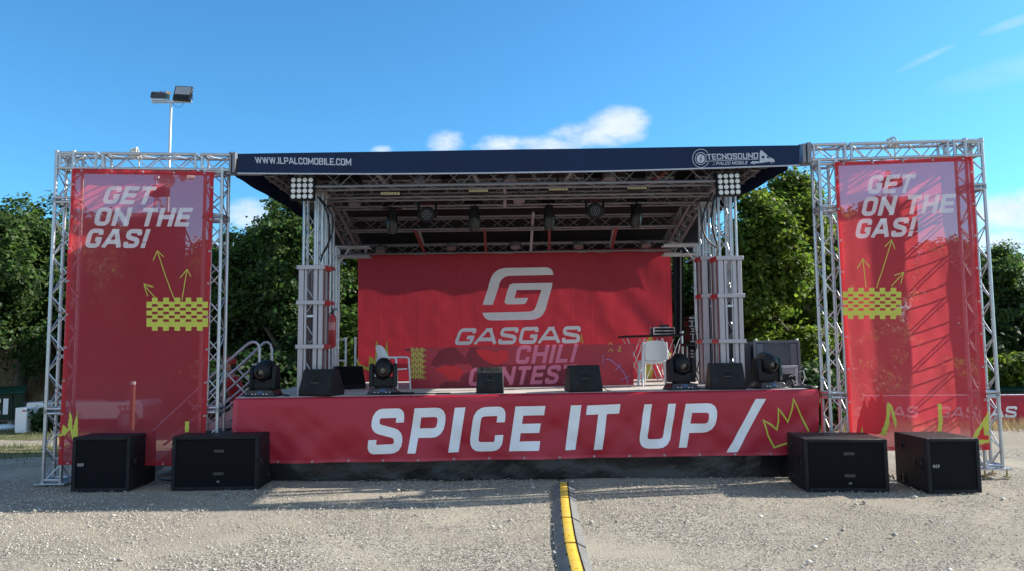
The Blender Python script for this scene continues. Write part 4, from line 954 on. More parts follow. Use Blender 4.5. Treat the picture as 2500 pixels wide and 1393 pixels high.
text(m_, bd, 'GASGAS', [(1122, 801), (1418, 795), (1414, 837), (1107, 842)], a=.108, off=.014, gap=.16, wid=1.75, rad=.2)
part('emblem_and_lettering', m_, WHT, t)
m_ = MB(); Z2 = lambda P: [(820 + x / 7.7375, 800 + y / 7.7375) for x, y in P]
fill(m_, bd, rough(Z2([(415, 615), (480, 690), (600, 738), (622, 700), (630, 545), (645, 528), (690, 560), (728, 612), (750, 470), (752, 330), (768, 228), (800, 330), (835, 350), (850, 500), (880, 610), (930, 420), (962, 220), (985, 420), (1000, 640), (870, 640), (720, 700), (660, 812), (560, 785), (450, 715), (412, 680)]), .5, 4), .010)
line(m_, bd, [(1416, 835), (1419, 815), (1422, 838)], 2.5, .010); fill(m_, bd, rough([(1578, 830), (1588, 816), (1596, 840), (1592, 925), (1576, 925)], .8, 6), .010); fill(m_, bd, [(1620, 870), (1636, 858), (1640, 864), (1626, 880)], .010)
part('flame_print', m_, YEL, t)
m_ = MB()
for i in range(13): p = bd.P((i + .2) / 12.4, .004, .004); m_.path([p + Vector((0, 0, -.01)), p + Vector((0, -.03, .05)), p + Vector((0, .02, .07))], .005, 5)
part('cord_tie', m_, BLK, t)
cu = Cloth([(1642, 612), (1669, 612), (1668, 812), (1646, 812)], 13.3, lambda x, z: .02 * math.sin(x * 60))
part('black_curtain', cu.mesh(24, 6), M('black_velvet', (.006, .007, .012), .9, 0, .2), None, label='narrow black curtain hanging right of the red backdrop', cat='curtain')

# --- rear guard rails (their shadows fall on the backdrop from behind)
def rail(label, x0, x1, Y, gaps):
    t = thing('guard_rail', label, 'guard rail', (x0, Y, zd(x0))); pm = MB(); xs = [x0 + (x1 - x0) * k / gaps for k in range(gaps + 1)]
    for x in xs: pm.tube((x, Y, zd(x)), (x, Y, zd(x) + 1.0), .019)
    part('post', pm, STEEL, t); m_ = MB(); m_.tube((x0, Y, zd(x0) + 1.0), (x1, Y, zd(x1) + 1.0), .022); m_.tube((x0, Y, zd(x0) + .5), (x1, Y, zd(x1) + .5), .015); part('rail_bar', m_, STEEL, t)
rail('galvanised rail behind the red backdrop', -2.65, 2.9, 13.75, 4)
t = thing('guard_rail', 'galvanised corner rail left of the red backdrop', 'guard rail', at(845, 925, 13.2)); m_ = MB()
for px in (845, 868):
    a = at(px, 826, 13.2); m_.tube((a.x, 13.2, zd(a.x)), (a.x, 13.2, a.z), .020); m_.tube((a.x, 13.2, a.z), (a.x, 13.2, a.z + .03), .03)
part('post', m_, STEEL, t); m_ = MB()
for (a, b) in (((812, 828), (846, 827)), ((812, 879), (846, 878)), ((866, 878), (876, 878))): m_.tube(at(*a, 13.2), at(*b, 13.2), .015)
part('rail_bar', m_, STEEL, t)
a = at(1647, 815, 13.2); t = thing('guard_rail', 'single galvanised rail post right of the black curtain', 'guard rail', (a.x + .05, 13.2, zd(a.x))); m_ = MB(); a = at(1664, 811, 13.2); m_.tube((a.x, 13.2, zd(a.x)), (a.x, 13.2, a.z), .022); m_.tube((a.x, 13.2, a.z), (a.x, 13.2, a.z + .03), .036); part('post', m_, STEEL, t)

# --- table with printed cloth
ty = 11.3
tc_ = Cloth([(1002, 848), (1546, 838), (1547, 938), (1003, 950)], ty, lambda x, z: .012 * noise.noise((x * 1.6, z * 1.2, 5)) + .004 * math.sin(x * 9) * z)
zt_l = tc_.c[0].z; zt_r = tc_.c[1].z
t = thing('trestle_table', 'long trestle table hidden behind the printed red cloth', 'table', (tc_.c[0].x, ty, zd(-1))); m_ = MB()
a, b = tc_.c[0], tc_.c[1]; V = [(a.x - .08, ty + .02, a.z - .012), (b.x + .02, ty + .02, b.z - .012), (b.x + .02, ty + .75, b.z - .012), (a.x - .08, ty + .75, a.z - .012)]
m_.add([Vector(v) - EZ * .03 for v in V] + [Vector(v) for v in V], [(3, 2, 1, 0), (4, 5, 6, 7), (0, 1, 5, 4), (1, 2, 6, 5), (2, 3, 7, 6), (3, 0, 4, 7)]); part('tabletop', m_, M('dark_table_board', (.05, .035, .035), .5), t)
for x in (a.x + .2, b.x - .2):
    for y in (ty + .1, ty + .65): m_ = MB(); m_.tube((x, y, zd(x)), (x, y, a.z - .06), .016); part('leg', m_, STEEL, t)
t = thing('table_cloth', 'dark red printed cloth with pink contest lettering hanging from the table', 'table cloth', tc_.c[3])
fm = tc_.mesh(110, 18); nx = 110; V = []
for j in range(4):
    for i in range(nx + 1): p = tc_.P(i / nx, 0); V.append((p.x, p.y + j * .25, p.z + .001 + .004 * noise.noise((p.x * 6, j, 2))))
fm.add(V, [(j * (nx + 1) + i, j * (nx + 1) + i + 1, (j + 1) * (nx + 1) + i + 1, (j + 1) * (nx + 1) + i) for j in range(3) for i in range(nx)], 0, True)
part('fabric', fm, M('wine_red_satin', (.40, .022, .042), .4, 0, .15, 2, .08, 20, trans=.12), t)
Z = lambda P: [(980 + x / 3.6655, 600 + y / 3.6655) for x, y in P]
m_ = MB(); 
for i in range(6):     # vertical chequer print
    x0 = 1003.5 + i * 5.9; 
    for j in range(11):
        y0 = 847 + j * 6.8 + (3.4 if i % 2 else 0)
        if i == 5 and j % 2: continue
        fill(m_, tc_, [(x0, y0 + .0), (x0 + 5.9, y0), (x0 + 5.9, y0 + (2.6 if (i + j) % 2 else 6.9)), (x0, y0 + (2.6 if (i + j) % 2 else 6.9))], .004)
        if (i + j) % 2:
            fill(m_, tc_, [(x0, y0 + 2.6), (x0 + 1.5, y0 + 2.6), (x0 + 1.5, y0 + 6.9), (x0, y0 + 6.9)], .004); fill(m_, tc_, [(x0 + 4.6, y0 + 2.6), (x0 + 5.9, y0 + 2.6), (x0 + 5.9, y0 + 6.9), (x0 + 4.6, y0 + 6.9)], .004)
part('chequer_print', m_, OCHRE, t)
m_ = MB(); text(m_, tc_, 'CHILI', [(1264, 842), (1412, 838.5), (1400, 883), (1256, 887)], a=.105, off=.006, gap=.15, wid=1.2, L=14)
text(m_, tc_, 'CONTEST', [(1150, 896), (1408, 888), (1396, 934), (1142, 941)], a=.105, off=.006, gap=.13, wid=1.12, L=14); part('contest_lettering', m_, PINK, t)
m_ = MB()
fill(m_, tc_, rough(Z([(260, 1060), (290, 1000), (340, 930), (420, 905), (480, 905), (560, 985), (600, 1010), (590, 1055), (500, 1050), (440, 1080), (390, 1050), (310, 1080)]), 1, 8), .0035)
fill(m_, tc_, rough(Z([(330, 1270), (350, 1225), (420, 1205), (520, 1215), (540, 1150), (610, 1120), (700, 1180), (690, 1280), (340, 1290)]), 1, 8), .0035); fill(m_, tc_, rough(Z([(570, 1000), (610, 905), (680, 900), (800, 990), (900, 1060), (1150, 1060), (1500, 1060), (1560, 1100), (1500, 1270), (900, 1275), (700, 1240), (640, 1100)]), 1.2, 8), .0032)
part('dark_figure_print', m_, DRED, t)
m_ = MB(); fill(m_, tc_, Z([(660, 925), (740, 920), (800, 935), (850, 955), (880, 930), (940, 925), (958, 975), (930, 1030), (860, 1060), (790, 1045), (730, 1010), (690, 970)]), .0045)
fill(m_, tc_, Z([(300, 1100), (420, 1060), (520, 1080), (560, 1130), (500, 1200), (420, 1190), (380, 1150)]), .0025); part('bright_shape_print', m_, LRED, t)
m_ = MB(); line(m_, tc_, Z([(1825, 1010), (1870, 1015), (1945, 1075), (1990, 1130), (2020, 1190), (2028, 1245)]), 1.8, .006); line(m_, tc_, Z([(1910, 1115), (1965, 1055)]), 1.5, .007); line(m_, tc_, Z([(1965, 1195), (2045, 1155)]), 1.5, .007); line(m_, tc_, Z([(1802, 970), (1802, 1055)]), 1.3, .006); part('lilac_line_print', m_, LILAC, t)
m_ = MB(); line(m_, tc_, Z([(1850, 940), (1875, 915), (1893, 945)]), 1.5, .006); line(m_, tc_, Z([(1930, 925), (1945, 940), (1965, 900), (1950, 895), (1950, 940), (1970, 940)]), 1.3, .006); line(m_, tc_, Z([(1852, 880), (1870, 862), (1888, 880)]), 1.2, .006); part('ochre_line_print', m_, OCHRE, t)

# ============================================================ lights on the deck: moving heads
def moving_head(tilt=12):
    t = thing('moving_head_light', '', 'stage light', (0, 0, 0), 0, 'moving head lights standing on the deck edge')
    b = MB(); b.box((0, 0, .012), (.40, .33, .024), 0, None, .98); b.box((0, 0, .055), (.385, .31, .062), 0, None, .84, .86)
    for x in (-.17, .17):
        for y in (-.13, .13): b.tube((x, y, -.002), (x, y, .01), .018)
    base = part('base', b, BLKG, t, local=True, bevel=.012)
    d = MB(); rot = Matrix.Rotation(R(-16), 3, 'X'); d.box((0, -.147, .056), (.075, .004, .042), 0, rot); part('display', d, LCD, base, local=True)
    d = MB(); 
    for k in range(4): d.box((-.1 + .045 * k + (.06 if k > 1 else 0), -.15, .035), (.012, .004, .008), 0, rot)
    part('button', d, CHROME, base, local=True)
    y = MB(); y.tube((0, 0, .085), (0, 0, .105), .12, n=20)
    for s in (-1, 1):
        y.prism([(-.10, .10), (.10, .10), (.085, .36), (.05, .405), (-.05, .405), (-.085, .36)], lambda a, c, s=s: Vector((s * .125, a, c)), lambda a, c, s=s: Vector((s * .180, a * .86, c)))
    y.box((0, .01, .165), (.33, .17, .13)); part('yoke', y, BLK, t, local=True, bevel=.012)
    h = MB(); rt = Matrix.Rotation(R(tilt), 3, 'X'); ax = rt @ Vector((0, -1, 0)); c = Vector((0, 0, .335))
    h.lathe(c, ax, [(-.17, .03), (-.165, .075), (-.13, .12), (-.05, .142), (.06, .138), (.12, .118), (.15, .082), (.165, .062), (.165, .052), (.13, .048)], 26, xax=(1, 0, 0), sx=.85)
    hd = part('head', h, BLK, t, local=True)
    g = MB(); g.lathe(c, ax, [(.148, .0), (.146, .025), (.138, .048), (.13, .048)], 22, xax=(1, 0, 0)); part('lens', g, GLASSY, hd, local=True)
    g = MB(); cc = c + ax * .165; g.torus(cc, ax, .055, .005, 24, 6); part('lens_ring', g, M('dark_bronze_ring', (.10, .075, .05), .3, .8), hd, local=True)
    g = MB(); g.box(c + rt @ Vector((0, .02, .125)), (.06, .10, .012), 0, rt); part('top_badge', g, BLKG, hd, local=True)
    c_ = MB(); c_.path([(.19, .05, .03), (.26, .09, .012), (.33, .02, .010), (.30, -.05, .010), (.37, -.06, .012)], .007); part('power_cable', c_, BLK, t, local=True)
    return t
mh = moving_head()
for i, (px, Y, rz, lab) in enumerate([(646, 9.86, -6, 'black moving head light at the far left corner of the deck'), (936, 9.90, 4, 'black moving head light in front of the left white chair'),
        (1663, 9.92, 8, 'black moving head light in front of the right white chairs'), (1874, 9.90, 14, 'black moving head light in front of the grey case')]):
    o = mh if i == 0 else dup(mh)
    o.location = deck(px, Y); o.rotation_euler = (0, 0, R(rz)); o['label'] = lab
# --- floor monitors
def monitor():
    t = thing('stage_monitor', '', 'monitor speaker', (0, 0, 0), 0, 'wedge monitor speakers on the deck')
    P = [(-.20, .0), (-.22, .07), (-.10, .345), (.08, .345), (.24, .06), (.22, 0)]
    b = MB(); b.prism(P, lambda y, z: Vector((-.225 + .05 * z, y, z)), lambda y, z: Vector((.225 - .05 * z, y, z))); body = part('cabinet', b, BLKB, t, local=True, bevel=.012)
    a, c = Vector((0, -.22, .07)), Vector((0, -.10, .345)); up = (c - a).normalized(); n = Vector((0, -up.z, up.y)); n = n if n.y < 0 else -n
    h = MB(); m_ = a.lerp(c, .42); h.lathe(m_ - n * .012, n, [(0, .062), (.0135, .062), (.0145, .05), (.0138, 0)], 20, xax=(1, 0, 0)); part('handle_recess_shade', h, M('recess_shade_black', (.003, .003, .003), .9), body, local=True)  # raised black disc, its colour stands in for the shade inside a handle recess
    h = MB(); h.torus(m_ + n * .003, n, .062, .0045, 22, 6); h.beam(m_ + n * .004 - Vector((.055, 0, 0)) - up * .015, m_ + n * .004 + Vector((.055, 0, 0)) - up * .015, .018, .018); part('handle', h, BLKG, body, local=True)
    s = Face3(a.lerp(c, .97) + Vector((-.15, 0, 0)), (.30, 0, 0), (a - c) * .17); s.n = n
    h = MB(); text(h, s, 'PR:O', [(0, 0), (1, 0), (1, 1), (0, 1)], a=.12, off=.0035, L=9, wid=1.3, gap=.22); part('raised_lettering', h, M('black_raised_letter', (.004, .004, .005), .7), body, local=True)
    g = MB(); g.prism([(.092, .335), (.236, .075), (.232, .07), (.09, .33)], lambda y, z: Vector((-.19, y + .006, z + .003)), lambda y, z: Vector((.19, y + .006, z + .003))); part('grille', g, GRILL, body, local=True)
    return t
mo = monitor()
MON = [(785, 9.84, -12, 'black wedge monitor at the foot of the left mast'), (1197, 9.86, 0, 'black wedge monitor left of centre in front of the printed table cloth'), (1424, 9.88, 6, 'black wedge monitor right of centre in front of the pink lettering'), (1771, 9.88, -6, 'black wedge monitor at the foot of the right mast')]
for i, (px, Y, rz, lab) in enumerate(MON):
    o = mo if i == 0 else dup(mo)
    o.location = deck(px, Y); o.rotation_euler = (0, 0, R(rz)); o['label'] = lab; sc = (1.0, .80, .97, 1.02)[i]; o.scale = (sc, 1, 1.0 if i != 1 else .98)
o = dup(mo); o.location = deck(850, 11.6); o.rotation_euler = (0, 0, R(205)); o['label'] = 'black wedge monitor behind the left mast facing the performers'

# --- chairs
def chair():
    t = thing('plastic_chair', '', 'chair', (0, 0, 0), 0, 'white plastic chairs on the stage')
    s = MB(); nx, ny = 8, 8; V = []
    for lay in (0, -.02):
        for j in range(ny + 1):
            for i in range(nx + 1):
                u = i / nx - .5; v = j / ny - .5; w = .43 * (1 - .12 * (v + .5))
                V.append((u * w, v * .43, .45 - .035 * (1 - (2 * u) ** 2) * .6 + .012 * v + lay + .012 * (2 * v) ** 2 * (-1 if v < 0 else 1)))
    k = (nx + 1) * (ny + 1); F = []
    for j in range(ny):
        for i in range(nx): a = j * (nx + 1) + i; F += [(a, a + 1, a + nx + 2, a + nx + 1), (k + a, k + a + nx + 1, k + a + nx + 2, k + a + 1)]
    bd_ = [i for i in range(nx + 1)] + [(j + 1) * (nx + 1) + nx for j in range(ny)] + [ny * (nx + 1) + i for i in range(nx - 1, -1, -1)] + [j * (nx + 1) for j in range(ny - 1, 0, -1)]
    for a, b in zip(bd_, bd_[1:] + bd_[:1]): F.append((b, a, k + a, k + b))
    s.add(V, F, 0, True); part('seat', s, WPLAS, t, local=True)
    b = MB(); V = []; nu, nv = 10, 9      # curved back shell at +y
    for lay in (0, .016):
        for j in range(nv + 1):
            for i in range(nu + 1):
                u = i / nu - .5; v = j / nv; w = .42 - .07 * v ** 2; y = .21 + .10 * v - .07 * (1 - (1 - (2 * u) ** 2)) + lay * 1.0; z = .47 + .36 * v - .05 * (2 * abs(u)) ** 4 * v
                V.append((u * w, y, z))
    k = (nu + 1) * (nv + 1); F = []
    for j in range(nv):
        for i in range(nu): a = j * (nu + 1) + i; F += [(a, a + nu + 1, a + nu + 2, a + 1), (k + a, k + a + 1, k + a + nu + 2, k + a + nu + 1)]
    bd_ = [i for i in range(nu + 1)] + [(j + 1) * (nu + 1) + nu for j in range(nv)] + [nv * (nu + 1) + i for i in range(nu - 1, -1, -1)] + [j * (nu + 1) for j in range(nv - 1, 0, -1)]
    for a_, b_ in zip(bd_, bd_[1:] + bd_[:1]): F.append((a_, b_, k + b_, k + a_))
    b.add(V, F, 0, True); part('backrest', b, WPLAS, t, local=True)
    for sx in (-1, 1):
        l = MB(); l.path([(sx * .19, -.19, .445), (sx * .205, -.215, .40), (sx * .225, -.235, 0)], .02, 8, radii=[.028, .025, .017]); part('leg', l, WPLAS, t, local=True)
        l = MB(); l.path([(sx * .175, .28, .80), (sx * .185, .225, .60), (sx * .19, .20, .45), (sx * .20, .23, .2), (sx * .21, .27, 0)], .02, 8, radii=[.012, .018, .024, .021, .016]); part('leg', l, WPLAS, t, local=True)
    f = MB(); f.path([(-.19, -.2, .425), (0, -.205, .425), (.19, -.2, .425)], .016, 6); 
    for sx in (-1, 1): f.path([(sx * .195, -.2, .43), (sx * .19, .2, .435)], .016, 6)
    part('seat_frame', f, WPLAS, t, local=True); return t
ch = chair(); ch.scale = (.92, .9, .80); ch.location = deck(1597, 11.0); ch.rotation_euler = (0, 0, R(176)); ch['label'] = 'white plastic chair with its back to the audience right of the table'
c2 = dup(ch, None, deck(1598, 11.75), R(-20), 'white plastic chair facing the audience behind the nearer white one')
# armchair, left
t = thing('plastic_chair', 'white plastic armchair left of the table behind the moving head light', 'chair', deck(957, 10.9), R(70), 'white plastic chairs on the stage'); t.scale = (.72, .66, .74)
s = MB(); s.prism([(-.24, .40), (.22, .37), (.22, .40), (-.24, .43)], lambda y, z: Vector((-.24, y, z)), lambda y, z: Vector((.24, y, z))); part('seat', s, WPLAS, t, local=True, bevel=.01)
s = MB(); V = []
for j in range(9):
    v = j / 8
    for i in range(9): u = i / 8 - .5; V.append((u * (.46 - .12 * v * v), .22 + .02 * v + .11 * v * v - .05 * (2 * u) ** 2, .42 + .47 * v - .07 * (2 * abs(u)) ** 3 * v))
nV = len(V); V += [(x, y + .014, z) for x, y, z in V]; F = []
for j in range(8):
    for i in range(8): a = j * 9 + i; F += [(a, a + 9, a + 10, a + 1), (nV + a, nV + a + 1, nV + a + 10, nV + a + 9)]
for j in range(8):
    for c_ in (0, 8): a = j * 9 + c_; F.append((a, a + 9, nV + a + 9, nV + a))
for i in range(8): F.append((72 + i, 73 + i, nV + 73 + i, nV + 72 + i))
s.add(V, F, 0, True); part('backrest', s, WPLAS, t, local=True)
for sx in (-1, 1):
    s = MB(); s.path([(sx * .25, .24, .64), (sx * .265, 0, .645), (sx * .27, -.2, .645), (sx * .27, -.255, .62), (sx * .27, -.27, .45)], .02, 8, radii=[.016, .02, .022, .022, .02]); part('armrest', s, WPLAS, t, local=True)
    s = MB(); s.path([(sx * .27, -.27, .46), (sx * .28, -.30, 0)], .02, 8, radii=[.022, .018]); part('leg', s, WPLAS, t, local=True)
    s = MB(); s.path([(sx * .24, .22, .62), (sx * .25, .25, .42), (sx * .27, .31, 0)], .02, 8, radii=[.018, .022, .018]); part('leg', s, WPLAS, t, local=True)

# --- DJ table with crossed tube legs and mixer cases
Yd = 12.2; a, b = at(1520, 820, Yd), at(1668, 815, Yd); t = thing('folding_table', 'black topped table on crossed white tube legs at the right of the backdrop', 'table', (a.x, Yd, zd(a.x)))
m_ = MB(); m_.add([(a.x, Yd, a.z - .02), (b.x, Yd, b.z - .02), (b.x, Yd + .5, b.z - .02), (a.x, Yd + .5, a.z - .02), (a.x, Yd, a.z + .015), (b.x, Yd, b.z + .015), (b.x, Yd + .5, b.z + .015), (a.x, Yd + .5, a.z + .015)], [(3, 2, 1, 0), (4, 5, 6, 7), (0, 1, 5, 4), (1, 2, 6, 5), (2, 3, 7, 6), (3, 0, 4, 7)]); part('tabletop', m_, BLK, t)
wl = M('white_painted_tube', (.6, .6, .62), .4, .2, .05)
for y in (Yd + .03, Yd + .46):
    for k in range(3):
        xa_ = a.x + .08 + k * .29; xb_ = xa_ + .29; z0 = zd(a.x) + .02; z1 = a.z - .03
        for (x0_, x1_) in ((xa_, xb_), (xb_, xa_)):
            m_ = MB(); m_.tube((x0_, y, z1), (x1_, y, z0), .008, n=6); part('leg', m_, wl, t)
m_ = MB()
for x in (a.x + .08, a.x + .37, a.x + .66, a.x + .95):
    m_.tube((x, Yd + .03, z1 - .1), (x, Yd + .46, z0 + .1), .007, n=6); m_.tube((x, Yd + .03, z0 + .1), (x, Yd + .46, z1 - .1), .007, n=6)
part('cross_brace', m_, wl, t)
a = at(1617, 816, Yd + .2); t = thing('mixer_case', 'silver edged flight case with black mixer on the folding table', 'flight case', (a.x, Yd + .2, a.z))
m_ = MB(); m_.box((0, 0, .065), (.33, .28, .11)); cs = part('case', m_, BLK, t, local=True, bevel=.006)
m_ = MB()
for z in (.012, .065, .118):
    for y in (-.145, .145): m_.box((0, y, z), (.35, .012, .016))
for x in (-.17, .17):
    for y in (-.145, .145): m_.box((x, y, .065), (.018, .014, .12))
part('edge_trim', m_, CHROME, t, local=True)
m_ = MB(); m_.box((.02, 0, .15), (.16, .16, .04), 0, None, .85); m_.tube((-.01, -.05, .16), (-.03, -.05, .23), .006); part('mixer', m_, BLKG, t, local=True)
# --- equipment racks between backdrop and right mast
a = at(1705, 935, 12.7); t = thing('equipment_rack', 'stack of black and silver equipment racks left of the right mast', 'equipment rack', (a.x, 12.7, zd(a.x)))
m_ = MB(); m_.box((0, 0, .60), (.52, .42, .05)); m_.box((0, .05, .30), (.36, .4, .5)); rk = part('lower_rack', m_, BLK, t, local=True, bevel=.008)
m_ = MB()
for x in (-.22, .22):
    for y in (-.18, .18): m_.tube((x, y, 0), (x, y, .58), .012)
for k in range(9): m_.box((-.13, -.16, .1 + k * .05), (.05, .012, .02))
part('rack_frame', m_, LGREY, t, local=True)
for k, (z, h_, w_, dx) in enumerate([(.72, .16, .40, .03), (.85, .08, .38, .04), (.96, .12, .40, .02), (1.06, .05, .34, .0)]):
    m_ = MB(); m_.box((dx, 0, z), (w_, .38, h_ - .012)); q = part('rack_unit', m_, BLK, t, local=True, bevel=.005); m_ = MB()
    for zz in (z - h_ / 2 + .012, z + h_ / 2 - .018): m_.box((dx, -.193, zz), (w_ + .004, .008, .014))
    for xx in (-.15, .12): m_.box((dx + xx, -.194, z), (.02, .008, h_ - .02))
    m_.tube((dx + .02, -.2, z), (dx + .02, -.19, z), .02, n=12); part('edge_trim', m_, LGREY, q, local=True)
a = at(1702, 945, 11.0)
# cables curling beside the rack
t = thing('cable_coil', 'loose black cables hanging and lying by the right mast', 'cable', deck(1700, 11.6)); m_ = MB()
m_.path([(0, 0, .9), (.03, 0, .6), (-.05, 0, .3), (.02, -.1, .02), (.2, -.2, .01), (.35, -.4, .01)], .01); m_.path([(.08, 0, .9), (.1, 0, .5), (.02, 0, .2), (.12, -.1, .01), (.3, -.1, .01)], .012)
part('cable', m_, BLK, t, local=True)
def hung_cable(label, pts, Y, r=.012):
    t = thing('power_cable', label, 'cable', at(*pts[0], Y), 0); m_ = MB(); P = [at(*p, Y) for p in pts]; Q = []
    for i in range(len(P) - 1):
        p0, p1, p2, p3 = P[max(0, i - 1)], P[i], P[i + 1], P[min(len(P) - 1, i + 2)]
        for k in range(5): u = k / 5; Q.append(.5 * ((2 * p1) + (-p0 + p2) * u + (2 * p0 - 5 * p1 + 4 * p2 - p3) * u * u + (-p0 + 3 * p1 - 3 * p2 + p3) * u ** 3))
    Q.append(P[-1]); m_.path(Q, r, 6); part('cable', m_, BLK, t)
hung_cable('black cable drooping down the inner side of the left mast, nearer the lamp', [(775, 480), (795, 510), (805, 560), (800, 600), (784, 625)], 9.85)
hung_cable('black cable looping beside the left mast towards the backdrop', [(782, 485), (812, 530), (808, 580), (790, 615), (783, 640)], 9.8)
hung_cable('black cable looping down the right mast with the wider bow', [(1740, 470), (1718, 520), (1716, 560), (1730, 590), (1752, 606)], 9.85)
hung_cable('black cable hanging closest to the right mast', [(1745, 475), (1738, 530), (1742, 565), (1752, 600)], 9.8, .014)
# --- fire extinguisher on the left mast
a = at(812, 845, 11.05); t = thing('fire_extinguisher', 'red fire extinguisher strapped to the rear left mast', 'fire extinguisher', (a.x, 11.02, a.z))
m_ = MB(); m_.lathe((0, 0, 0), (0, 0, 1), [(0, .045), (.01, .055), (.42, .055), (.46, .04), (.49, .018)], 18); cyl = part('cylinder', m_, REDP, t, local=True)
m_ = MB(); V = []
for k in range(9): an = R(-150 + k * 15); V += [(math.cos(an) * .0565, math.sin(an) * .0565, .25), (math.cos(an) * .0565, math.sin(an) * .0565, .36)]
m_.add(V, [(2 * k, 2 * k + 2, 2 * k + 3, 2 * k + 1) for k in range(8)], 0, True); part('instruction_sticker', m_, M('pink_white_sticker', (.55, .25, .25), .5, 0, .5, 60), cyl, local=True)
m_ = MB(); m_.tube((0, 0, .48), (0, 0, .54), .016); m_.box((.02, 0, .55), (.10, .02, .015)); m_.box((.02, 0, .575), (.09, .02, .01)); m_.path([(-.01, 0, .52), (-.05, -.01, .48), (-.065, -.01, .35), (-.06, -.01, .2)], .008); part('valve_and_hose', m_, BLK, t, local=True)
m_ = MB(); m_.box((.09, -.03, .44), (.06, .003, .13)); part('inspection_tag', m_, M('paper_tag', (.6, .5, .5), .7, 0, .3, 40), t, local=True)

# --- cases at the right end
a = deck(1899, 10.45); t = thing('flight_case', 'large blue grey equipment case at the right end of the deck', 'case', (a.x, 10.45, zd(a.x)), R(0))
hw = .31; H = at(1899, 831, 10.45).z - zd(a.x)
m_ = MB(); m_.box((0, .28, H / 2 + .01), (2 * hw, .56, H - .03)); body = part('case_body', m_, GREYC, t, local=True, bevel=.008)
m_ = MB()
for x in (-hw, hw):
    for y in (-.01, .57): m_.box((x, y, H / 2), (.035, .03, H))
for z in (.03, H - .01): m_.box((0, -.012, z), (2 * hw - .03, .022, .03)); 
for x in (-hw + .07, hw - .07): m_.box((x, -.008, H / 2), (.09, .012, H - .07))
for k in range(3): m_.box((-hw + .16 + k * .14, -.008, H - .055), (.012, .014, .05))
m_.box((0, -.008, H - .04), (.44, .012, .012)); part('edge_frame', m_, M('grey_case_edge', (.12, .14, .17), .4, .3, .15), t, local=True, bevel=.003)
m_ = MB()
for x in (-hw + .02, hw - .02): m_.lathe((x, 0, H), (0, 0, 1), [(-.01, .02), (.015, .026), (.03, .018), (.036, .002)], 12)
part('corner_ball', m_, LGREY, t, local=True)
m_ = MB(); m_.box((-hw - .10, .3, H / 2 - .03), (.15, .5, H - .06)); part('side_box', m_, M('dark_grey_plastic', (.03, .034, .04), .5), t, local=True, bevel=.01)
a = deck(1928, 10.25); t = thing('metal_box', 'light grey sheet metal box before the blue grey case', 'box', (a.x, 10.27, zd(a.x)))
m_ = MB(); hh = at(1928, 891, 10.2).z - zd(a.x); m_.box((0, .06, hh / 2), (.26, .12, hh)); part('box_body', m_, LGREY, t, local=True, bevel=.005)
m_ = MB(); m_.box((.1, -.008, hh / 2), (.02, .01, hh - .04)); m_.box((0, -.008, hh - .02), (.25, .01, .02)); m_.path([(.14, .0, .20), (.20, -.02, .22), (.22, -.02, .12), (.17, -.04, .04), (.24, -.06, .01)], .007); part('trim_and_cable', m_, STEEL, t, local=True)
a = deck(1918, 10.1); t = thing('smoke_machine', 'small black box with a round emblem beside the right moving head', 'smoke machine', (a.x, 10.08, zd(a.x)))
m_ = MB(); m_.prism([(-.12, 0), (.14, 0), (.14, .15), (.10, .185), (-.09, .185), (-.12, .22)], lambda x, z: Vector((x, 0, z)), lambda x, z: Vector((x, .16, z))); part('housing', m_, BLK, t, local=True, bevel=.006)
m_ = MB(); m_.torus((.04, -.003, .055), (0, 1, 0), .03, .003, 20, 5); m_.torus((.04, -.003, .055), (0, 1, 0), .015, .002, 16, 5); part('round_emblem', m_, LGREY, t, local=True)
m_ = MB(); m_.path([(.05, -.004, .145), (.07, -.004, .16), (.085, -.004, .155), (.10, -.004, .15)], .0035, 5); part('white_mark', m_, WHT, t, local=True)
a = deck(1957, 9.86); t = thing('power_strip', 'flat black cable box with loose leads at the right deck corner', 'power strip', (a.x, 9.86, zd(a.x)))
m_ = MB(); m_.box((0, 0, .018), (.26, .10, .036), 0, None, .94); part('housing', m_, BLKG, t, local=True, bevel=.005); m_ = MB(); m_.path([(-.13, 0, .02), (-.2, .04, .01), (-.26, .0, .01), (-.3, .06, .01)], .007); m_.path([(-.02, .03, .04), (-.08, .1, .10), (-.03, .16, .03), (.1, .2, .01), (.2, .16, .01)], .007); m_.torus((.16, .08, .012), (0, 0, 1), .08, .008, 20, 6); part('lead', m_, M('pale_grey_lead', (.25, .25, .26), .5), t, local=True)
for (px, Y, rot, lab) in ((975, 9.76, 0, 'tangled black leads between moving head and centre of deck'), (1822, 9.85, 1, 'tangled black leads beside the right monitor')):
    a = deck(px, Y); t = thing('cable_tangle', lab, 'cable', a); m_ = MB()
    for k in range(4):
        P = []; x, y = -.12, .0
        for q in range(14): x += .022; y = .05 * math.sin(q * .9 + k * 1.7); P.append((x, y, .012 + .018 * abs(math.sin(q * 1.3 + k))))
        m_.path(P, .006, 5)
    part('cable', m_, BLK, t, local=True)
hung_cable('thin black lead trailing right from the centre monitor', [(1466, 935), (1474, 945), (1486, 952), (1520, 953), (1560, 952)], 9.83, .006)
for (px, Y, lab) in ((700, 9.8, 'flat black plate left of the left mast foot'),):
    pass

hung_cable('thin black cable lying along the front edge of the deck', [(690, 967), (760, 968), (860, 965), (990, 960), (1100, 958)], 9.72, .008)
